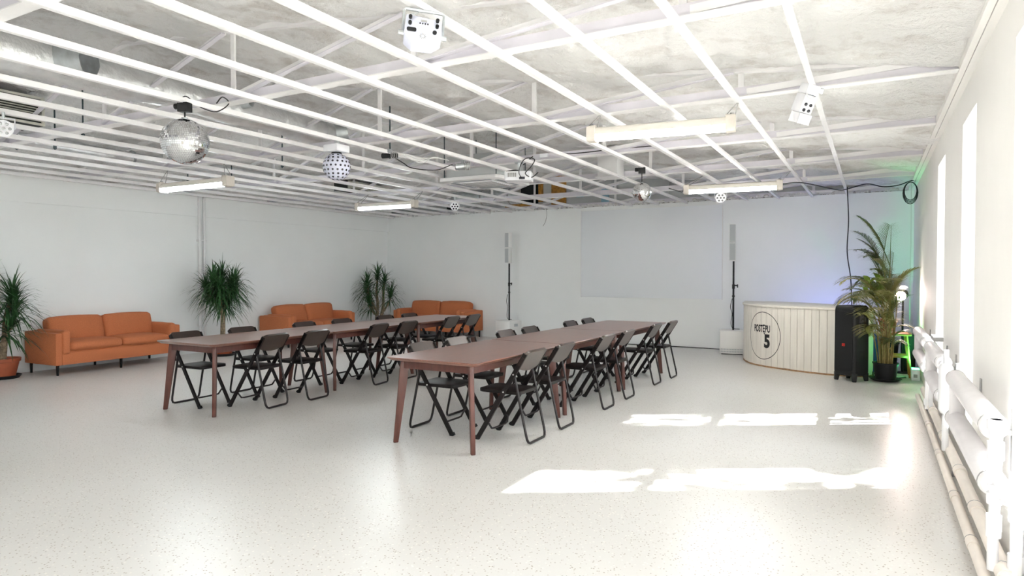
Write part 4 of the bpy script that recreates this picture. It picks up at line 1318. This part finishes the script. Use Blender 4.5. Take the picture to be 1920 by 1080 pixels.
def grille_unit(label, loc, L, H, D=0.45):
    t = thing('air_handler', label, 'ventilation unit', loc)
    build('casing', MB().box(-D, -0.004, 0, L, 0, H), 'vent_dark', t, bevel=0.004)
    fr_ = MB()
    for a, b in ((0, 0.03), (L / 2 - 0.015, L / 2 + 0.015), (L - 0.03, L)):
        fr_.box(-0.004, 0.014, a, b, 0, H)
    fr_.box(-0.004, 0.014, 0.03, L - 0.03, 0, 0.025).box(-0.004, 0.014, 0.03, L - 0.03, H - 0.025, H)
    build('grille_frame', fr_, 'vent_frame', t)
    nsl = 9
    for i in range(nsl):
        z = 0.035 + (H - 0.07) * (i + 0.5) / nsl
        build('slat', MB().bar((0.002, 0.03, z), (0.002, L - 0.03, z), 0.012, 0.005, up=(-0.5, 0, 1)), 'vent_frame', t)
    return t
grille_unit('ventilation unit with twin slatted grilles above the bars opposite the foil duct', (-7.75, 2.55, 3.02), 1.20, 0.30)
grille_unit('ventilation unit with slatted grilles above the bars near the sofa corner', (-8.62, 9.3, 3.03), 1.15, 0.17, 0.35)

ac = thing('cassette_air_conditioner', 'white square ceiling cassette air conditioner beside the video projector', 'air conditioner', (-4.86, 8.05, 2.735))
build('panel', MB().prism(rrect(0.48, 0.48, 0.06), 0.0, 0.05), 'white_paint', ac, bevel=0.010)
build('intake_grille', MB().prism(rrect(0.27, 0.27, 0.02), -0.010, 0.004), 'fixture_white', ac, bevel=0.003)
for s in (-1, 1):
    build('air_slot', MB().box(s * 0.36 - 0.03, s * 0.36 + 0.03, -0.30, 0.30, -0.004, 0.003), 'duct_dark', ac)
    build('air_slot', MB().box(-0.30, 0.30, s * 0.36 - 0.03, s * 0.36 + 0.03, -0.004, 0.003), 'duct_dark', ac)
for i in range(9):
    build('grille_slat', MB().box(-0.25, 0.25, -0.24 + i * 0.058, -0.225 + i * 0.058, -0.014, -0.008), 'bracket_grey', ac)
build('casing', MB().box(-0.40, 0.40, -0.40, 0.40, 0.05, 0.36), 'panel_grey', ac, bevel=0.006)
for sx in (-1, 1):
    for sy in (-1, 1):
        build('hanger_rod', MB().cyl((sx * 0.42, sy * 0.42, 0.05), (sx * 0.42, sy * 0.42, 0.75), 0.007, 6), 'rod_dark', ac)

sh = thing('boxed_shaft', 'white boxed-in vertical duct shaft dropping from the roof', 'duct', (-3.36, 9.10, 2.86))
build('box', MB().box(-0.15, 0.15, -0.15, 0.15, 0, 0.40), 'white_paint', sh, bevel=0.004)
build('bottom_plate', MB().box(-0.18, 0.18, -0.18, 0.18, -0.012, 0.0), 'white_paint', sh)
# threaded hanger rods
for k, (x, y, z0) in enumerate(((-8.55, 3.85, 2.86), (-8.15, 4.05, 2.86), (-7.3, 3.9, 2.88), (-5.2, 6.35, 2.86), (-9.3, 6.5, 2.86), (-8.8, 6.9, 2.86), (-6.9, 6.2, 2.86))):
    t = thing('hanger_rod', 'dark threaded steel rod hanging from the roof, ' + ['near the slatted grille and sofa wall', 'beside the slatted grille', 'between grille and foil duct', 'by the looping cables', 'close above the sofa wall', 'near the cool lamp and sofa wall', 'between foil duct and disco light'][k], 'rod', (x, y, z0), 0, 'threaded hanger rods')
    build('rod', MB().cyl((0, 0, 0), (0, 0, roof_z(x) - z0 + 0.04), 0.009, 6), 'rod_dark', t)
    build('nut', MB().cyl((0, 0, 0.01), (0, 0, 0.045), 0.02, 6), 'rod_dark', t)

# cables along the trusses and back wall
tag(build('truss_cable', MB().tube(catmull([(-3.80, 7.2, 2.80), (-3.76, 7.44, 2.95), (-3.55, 7.42, 2.94), (-3.2, 7.41, 2.92), (-2.7, 7.41, 2.925), (-2.2, 7.41, 2.92)], 6), 0.007, 6), 'cable_black'), 'black cable running along a truss from the video projector', 'cable')
tag(build('junction_box', MB().box(-3.66, -3.56, 7.37, 7.42, 2.90, 2.95), 'fixture_white', bevel=0.004), 'small white junction box on the truss beside the projector', 'junction box')
tag(build('lamp_cable', MB().tube(catmull([(-1.08, 9.50, 2.66), (-0.9, 10.3, 2.76), (-0.5, 11.4, 2.76), (-0.38, 11.75, 2.80), (-0.1, 11.72, 2.86), (0.12, 11.68, 2.80), (0.32, 11.62, 2.80), (0.47, 11.60, 2.85), (0.53, 11.60, 2.862)], 8), 0.008, 6), 'cable_black'), 'black cable sagging from the warm lamp toward the green lit corner', 'cable')
tag(build('lamp_cable', MB().tube(catmull([(-2.36, 9.38, 2.66), (-2.45, 9.7, 2.72), (-2.6, 10.2, 2.72), (-2.8, 10.6, 2.80), (-3.0, 10.9, 2.88)], 6), 0.007, 6), 'cable_black'), 'black cable sagging between the warm lamp and the small mirror ball', 'cable')
tag(build('drop_cable', MB().tube(catmull([(-0.37, 11.7, 2.83), (-0.345, 11.7, 2.3), (-0.36, 11.7, 1.8), (-0.30, 11.7, 1.3), (-0.27, 11.7, 0.4), (-0.27, 11.7, 0.02)], 8), 0.009, 6), 'cable_black'), 'black cable hanging straight down behind the bar counter', 'cable')
coil = MB()
for k in range(4):
    pts = []
    for i in range(20):
        a = 2 * PI * i / 20
        pts.append((0.487 + (0.080 + 0.006 * k) * math.cos(a), 11.60 + 0.012 * k, 2.70 + (0.135 + 0.010 * k) * math.sin(a) - 0.008 * k))
    coil.tube(pts, 0.006, 6, closed=True)
tag(build('cable_coil', coil, 'cable_black'), 'coil of black cable hanging in the green lit corner below the soffit', 'cable')
tag(build('thin_cord', MB().tube(catmull([(0.50, 11.70, 2.862), (0.505, 11.70, 2.0), (0.50, 11.70, 1.2), (0.505, 11.70, 0.02)], 4), 0.006, 5), 'cable_white'), 'thin pale cord hanging from the soffit in the green lit corner', 'cord')
tag(build('loose_wire', MB().tube(catmull([(-6.25, 12.90, 2.90), (-6.22, 12.88, 2.75), (-6.26, 12.90, 2.60), (-6.33, 12.92, 2.50)], 6), 0.004, 5), 'cable_black'), 'thin loose wire dangling down the back wall under the orange boards', 'cable')
tag(build('floor_cable', MB().tube(catmull([(-5.2, 12.92, 0.012), (-4.2, 12.91, 0.012), (-3.3, 12.93, 0.012), (-2.5, 12.88, 0.012)], 6), 0.008, 6), 'cable_black'), 'black cable lying along the foot of the back wall', 'cable')

# ================================================================== HEATING PIPES ALONG THE WINDOW WALL
def heater(label, y0, y1, x=0.49, r=0.058):
    t = thing('tube_radiator', label, 'radiator', (x, y0, 0), 0, 'tube radiators under the windows')
    L = y1 - y0
    for z in (0.755, 0.495):
        pts, rr = [], []
        for i in range(7):
            pts.append((0, 0.02 + (L - 0.04) * i / 6, z)); rr.append(r)
        pipe = build('heating_tube', MB().tube([(0, 0, z), (0, 0.02, z), (0, L - 0.02, z), (0, L, z)], [r * 0.8, r, r, r * 0.8], 20), 'radiator', t, smooth=35)
        for yy in (0.03, L - 0.05):
            build('ring_seam', MB().tube([(0, yy, z), (0, yy + 0.012, z)], r * 1.04, 20), 'bracket_grey', pipe)
        build('end_stub', MB().cyl((0, -0.03, z), (0, 0.0, z), 0.024, 12), 'pvc', pipe)
    build('cross_pipe', MB().cyl((0, L - 0.12, 0.495), (0, L - 0.12, 0.755), 0.045, 14), 'radiator', t, smooth=40)
    for yy in (0.25, L - 0.3):
        build('wall_bracket', MB().box(-0.02, XR - x - 0.001, yy, yy + 0.03, 0.675, 0.70).box(XR - x - 0.008, XR - x - 0.001, yy - 0.01, yy + 0.04, 0.50, 0.80), 'bracket_grey', t)
    return t
heater('lilac white tube radiator with two tubes and plastic risers nearest the table end', 3.64, 5.25)
heater('cream tube radiator of two tubes between the two middle windows', 6.08, 7.38)
heater('cream tube radiator of two tubes closest to the green lit corner', 7.86, 9.35)

rs = thing('plastic_riser', 'white plastic riser pipe bending down beside the end of the radiator', 'pipe', (0, 0, 0))
build('pipe', MB().tube(catmull([(0.49, 3.60, 0.80), (0.49, 3.60, 0.62), (0.49, 3.60, 0.56), (0.52, 3.57, 0.50), (0.555, 3.54, 0.45), (0.56, 3.53, 0.38), (0.56, 3.53, 0.02)], 5), 0.026, 14), 'pvc', rs, smooth=50)
for (x, y, z0, z1) in ((0.49, 3.60, 0.62, 0.70), (0.49, 3.60, 0.755, 0.80), (0.56, 3.53, 0.16, 0.23), (0.56, 3.53, 0.37, 0.42), (0.56, 3.53, 0.04, 0.09)):
    build('coupling', MB().cyl((x, y, z0), (x, y, z1), 0.033, 14), 'pvc', rs, smooth=40)
rs = thing('plastic_riser', 'white plastic pipe dropping from the lower radiator tube to the floor pipes', 'pipe', (0, 0, 0))
build('pipe', MB().tube(catmull([(0.49, 3.61, 0.50), (0.49, 3.60, 0.44), (0.485, 3.60, 0.30), (0.485, 3.60, 0.12)], 5), 0.022, 12), 'pvc', rs, smooth=50)
for z0, z1 in ((0.42, 0.47), (0.27, 0.37)):
    build('coupling', MB().cyl((0.487, 3.60, z0), (0.487, 3.60, z1), 0.030, 12), 'pvc', rs, smooth=40)
rs = thing('expansion_pipe', 'thick bright white vertical pipe standing between the radiators', 'pipe', (0.49, 5.88, 0))
build('pipe', MB().tube([(0, 0, 0.40), (0, 0, 0.43), (0, 0, 0.75), (0, 0, 0.775)], [0.03, 0.048, 0.048, 0.03], 18), 'pvc', rs, smooth=40)
build('valve', MB().cyl((0, 0, 0.775), (0, 0, 0.88), 0.018, 12), 'pvc', rs, smooth=40)
build('wall_plate', MB().box(0.06, XR - 0.49, -0.03, 0.05, 0.60, 0.78), 'bracket_grey', rs)
build('elbow', MB().cyl((0, 0, 0.12), (0, 0, 0.41), 0.022, 12), 'pvc', rs, smooth=40)
rs = thing('plastic_riser', 'slim white riser pipes beside the radiator closest to the corner', 'pipe', (0.49, 7.72, 0))
build('pipe', MB().cyl((0, 0, 0.10), (0, 0, 0.78), 0.022, 12), 'pvc', rs, smooth=40)
build('pipe', MB().cyl((0.02, -0.16, 0.10), (0.02, -0.16, 0.70), 0.018, 12), 'pvc', rs, smooth=40)
for z0, z1 in ((0.42, 0.50), (0.70, 0.76), (0.14, 0.20)):
    build('coupling', MB().cyl((0, 0, z0), (0, 0, z1), 0.030, 12), 'pvc', rs, smooth=40)
build('shelf_bracket', MB().box(0.03, 0.11, -0.25, 0.12, 0.80, 0.84), 'bracket_grey', rs)
for lab, x, z, r, y1, ys in (('thicker cream heating pipe running low along the window wall', 0.525, 0.125, 0.034, 8.85, (1.9, 3.05, 3.5, 4.4, 5.2, 6.3, 7.4)),
                     ('thinner cream heating pipe running low along the window wall beside a thicker one', 0.462, 0.065, 0.026, 8.75, (2.5, 3.3, 4.0, 4.8, 5.9, 7.0))):
    t = thing('floor_pipe', lab, 'pipe', (x, 0, z), 0)
    build('pipe', MB().tube([(0, -2.9, 0), (0, 2.0, 0.004), (0, 5.0, 0), (0, y1, 0)], r, 14), 'pipe_cream', t, smooth=50)
    for y in ys:
        build('coupling', MB().cyl((0, y, 0.002), (0, y + 0.10, 0.002), r * 1.16, 14), 'pipe_cream', t, smooth=40)
        build('seam_ring', MB().tube([(0, y + 0.10, 0.002), (0, y + 0.108, 0.002)], r * 1.19, 14), 'bracket_grey', t)
    for y in (-2.0, 0.5, 2.9, 5.6, 8.2):
        build('pipe_clip', MB().box(-r * 0.4, r * 0.4, y, y + 0.03, -z, -r * 0.8), 'bracket_grey', t)
vv = thing('radiator_valve', 'lilac radiator valve wheel standing in front of the window sill', 'valve', (0.525, 3.30, 0.0))
build('stem', MB().cyl((0, 0, 0.15), (0, 0, 0.50), 0.016, 10), 'pvc', vv)
build('wheel', MB().tube([(0.05 * math.cos(2 * PI * i / 20), 0.05 * math.sin(2 * PI * i / 20), 0.52) for i in range(20)], 0.012, 8, closed=True), 'radiator', vv, smooth=50)
build('hub', MB().cyl((0, 0, 0.49), (0, 0, 0.535), 0.042, 12), 'radiator', vv)

# ================================================================== TREE OUTSIDE THE WINDOWS (casts the dappled sun)
rn = random.Random(21)
tr = thing('garden_tree', 'leafy tree standing outside the windows', 'tree', (5.2, 9.6, -0.3))
build('trunk', MB().tube([(0, 0, 0), (0.05, 0.03, 2.0), (0.0, 0.1, 5.0)], [0.16, 0.13, 0.07], 10), 'bark', tr, smooth=60)
lf = MB()
for k in range(4200):
    v = Vector((rn.gauss(0, 1), rn.gauss(0, 1), rn.gauss(0, 1))).normalized() * rn.uniform(0.2, 1) ** 0.4
    c_ = Vector((v.x * 1.5, v.y * 3.4, 5.0 + v.z * 1.45))
    a = Vector((rn.gauss(0, 1), rn.gauss(0, 1), rn.gauss(0, 1))).normalized()
    b = a.cross(Vector((rn.gauss(0, 1), rn.gauss(0, 1), 1))).normalized()
    s = rn.uniform(0.06, 0.12)
    lf.add([c_ - a * s, c_ - b * s * 0.5, c_ + a * s, c_ + b * s * 0.5], [(0, 1, 2, 3)])
f = build('foliage', lf, 'leaf_out', tr); f['kind'] = 'stuff'

scene.cycles.use_denoising = True
scene.cycles.max_bounces = 10
scene.cycles.diffuse_bounces = 6
scene.cycles.glossy_bounces = 4
scene.cycles.transparent_max_bounces = 8
scene.cycles.sample_clamp_indirect = 8.0
scene.cycles.caustics_reflective = False
scene.cycles.caustics_refractive = False
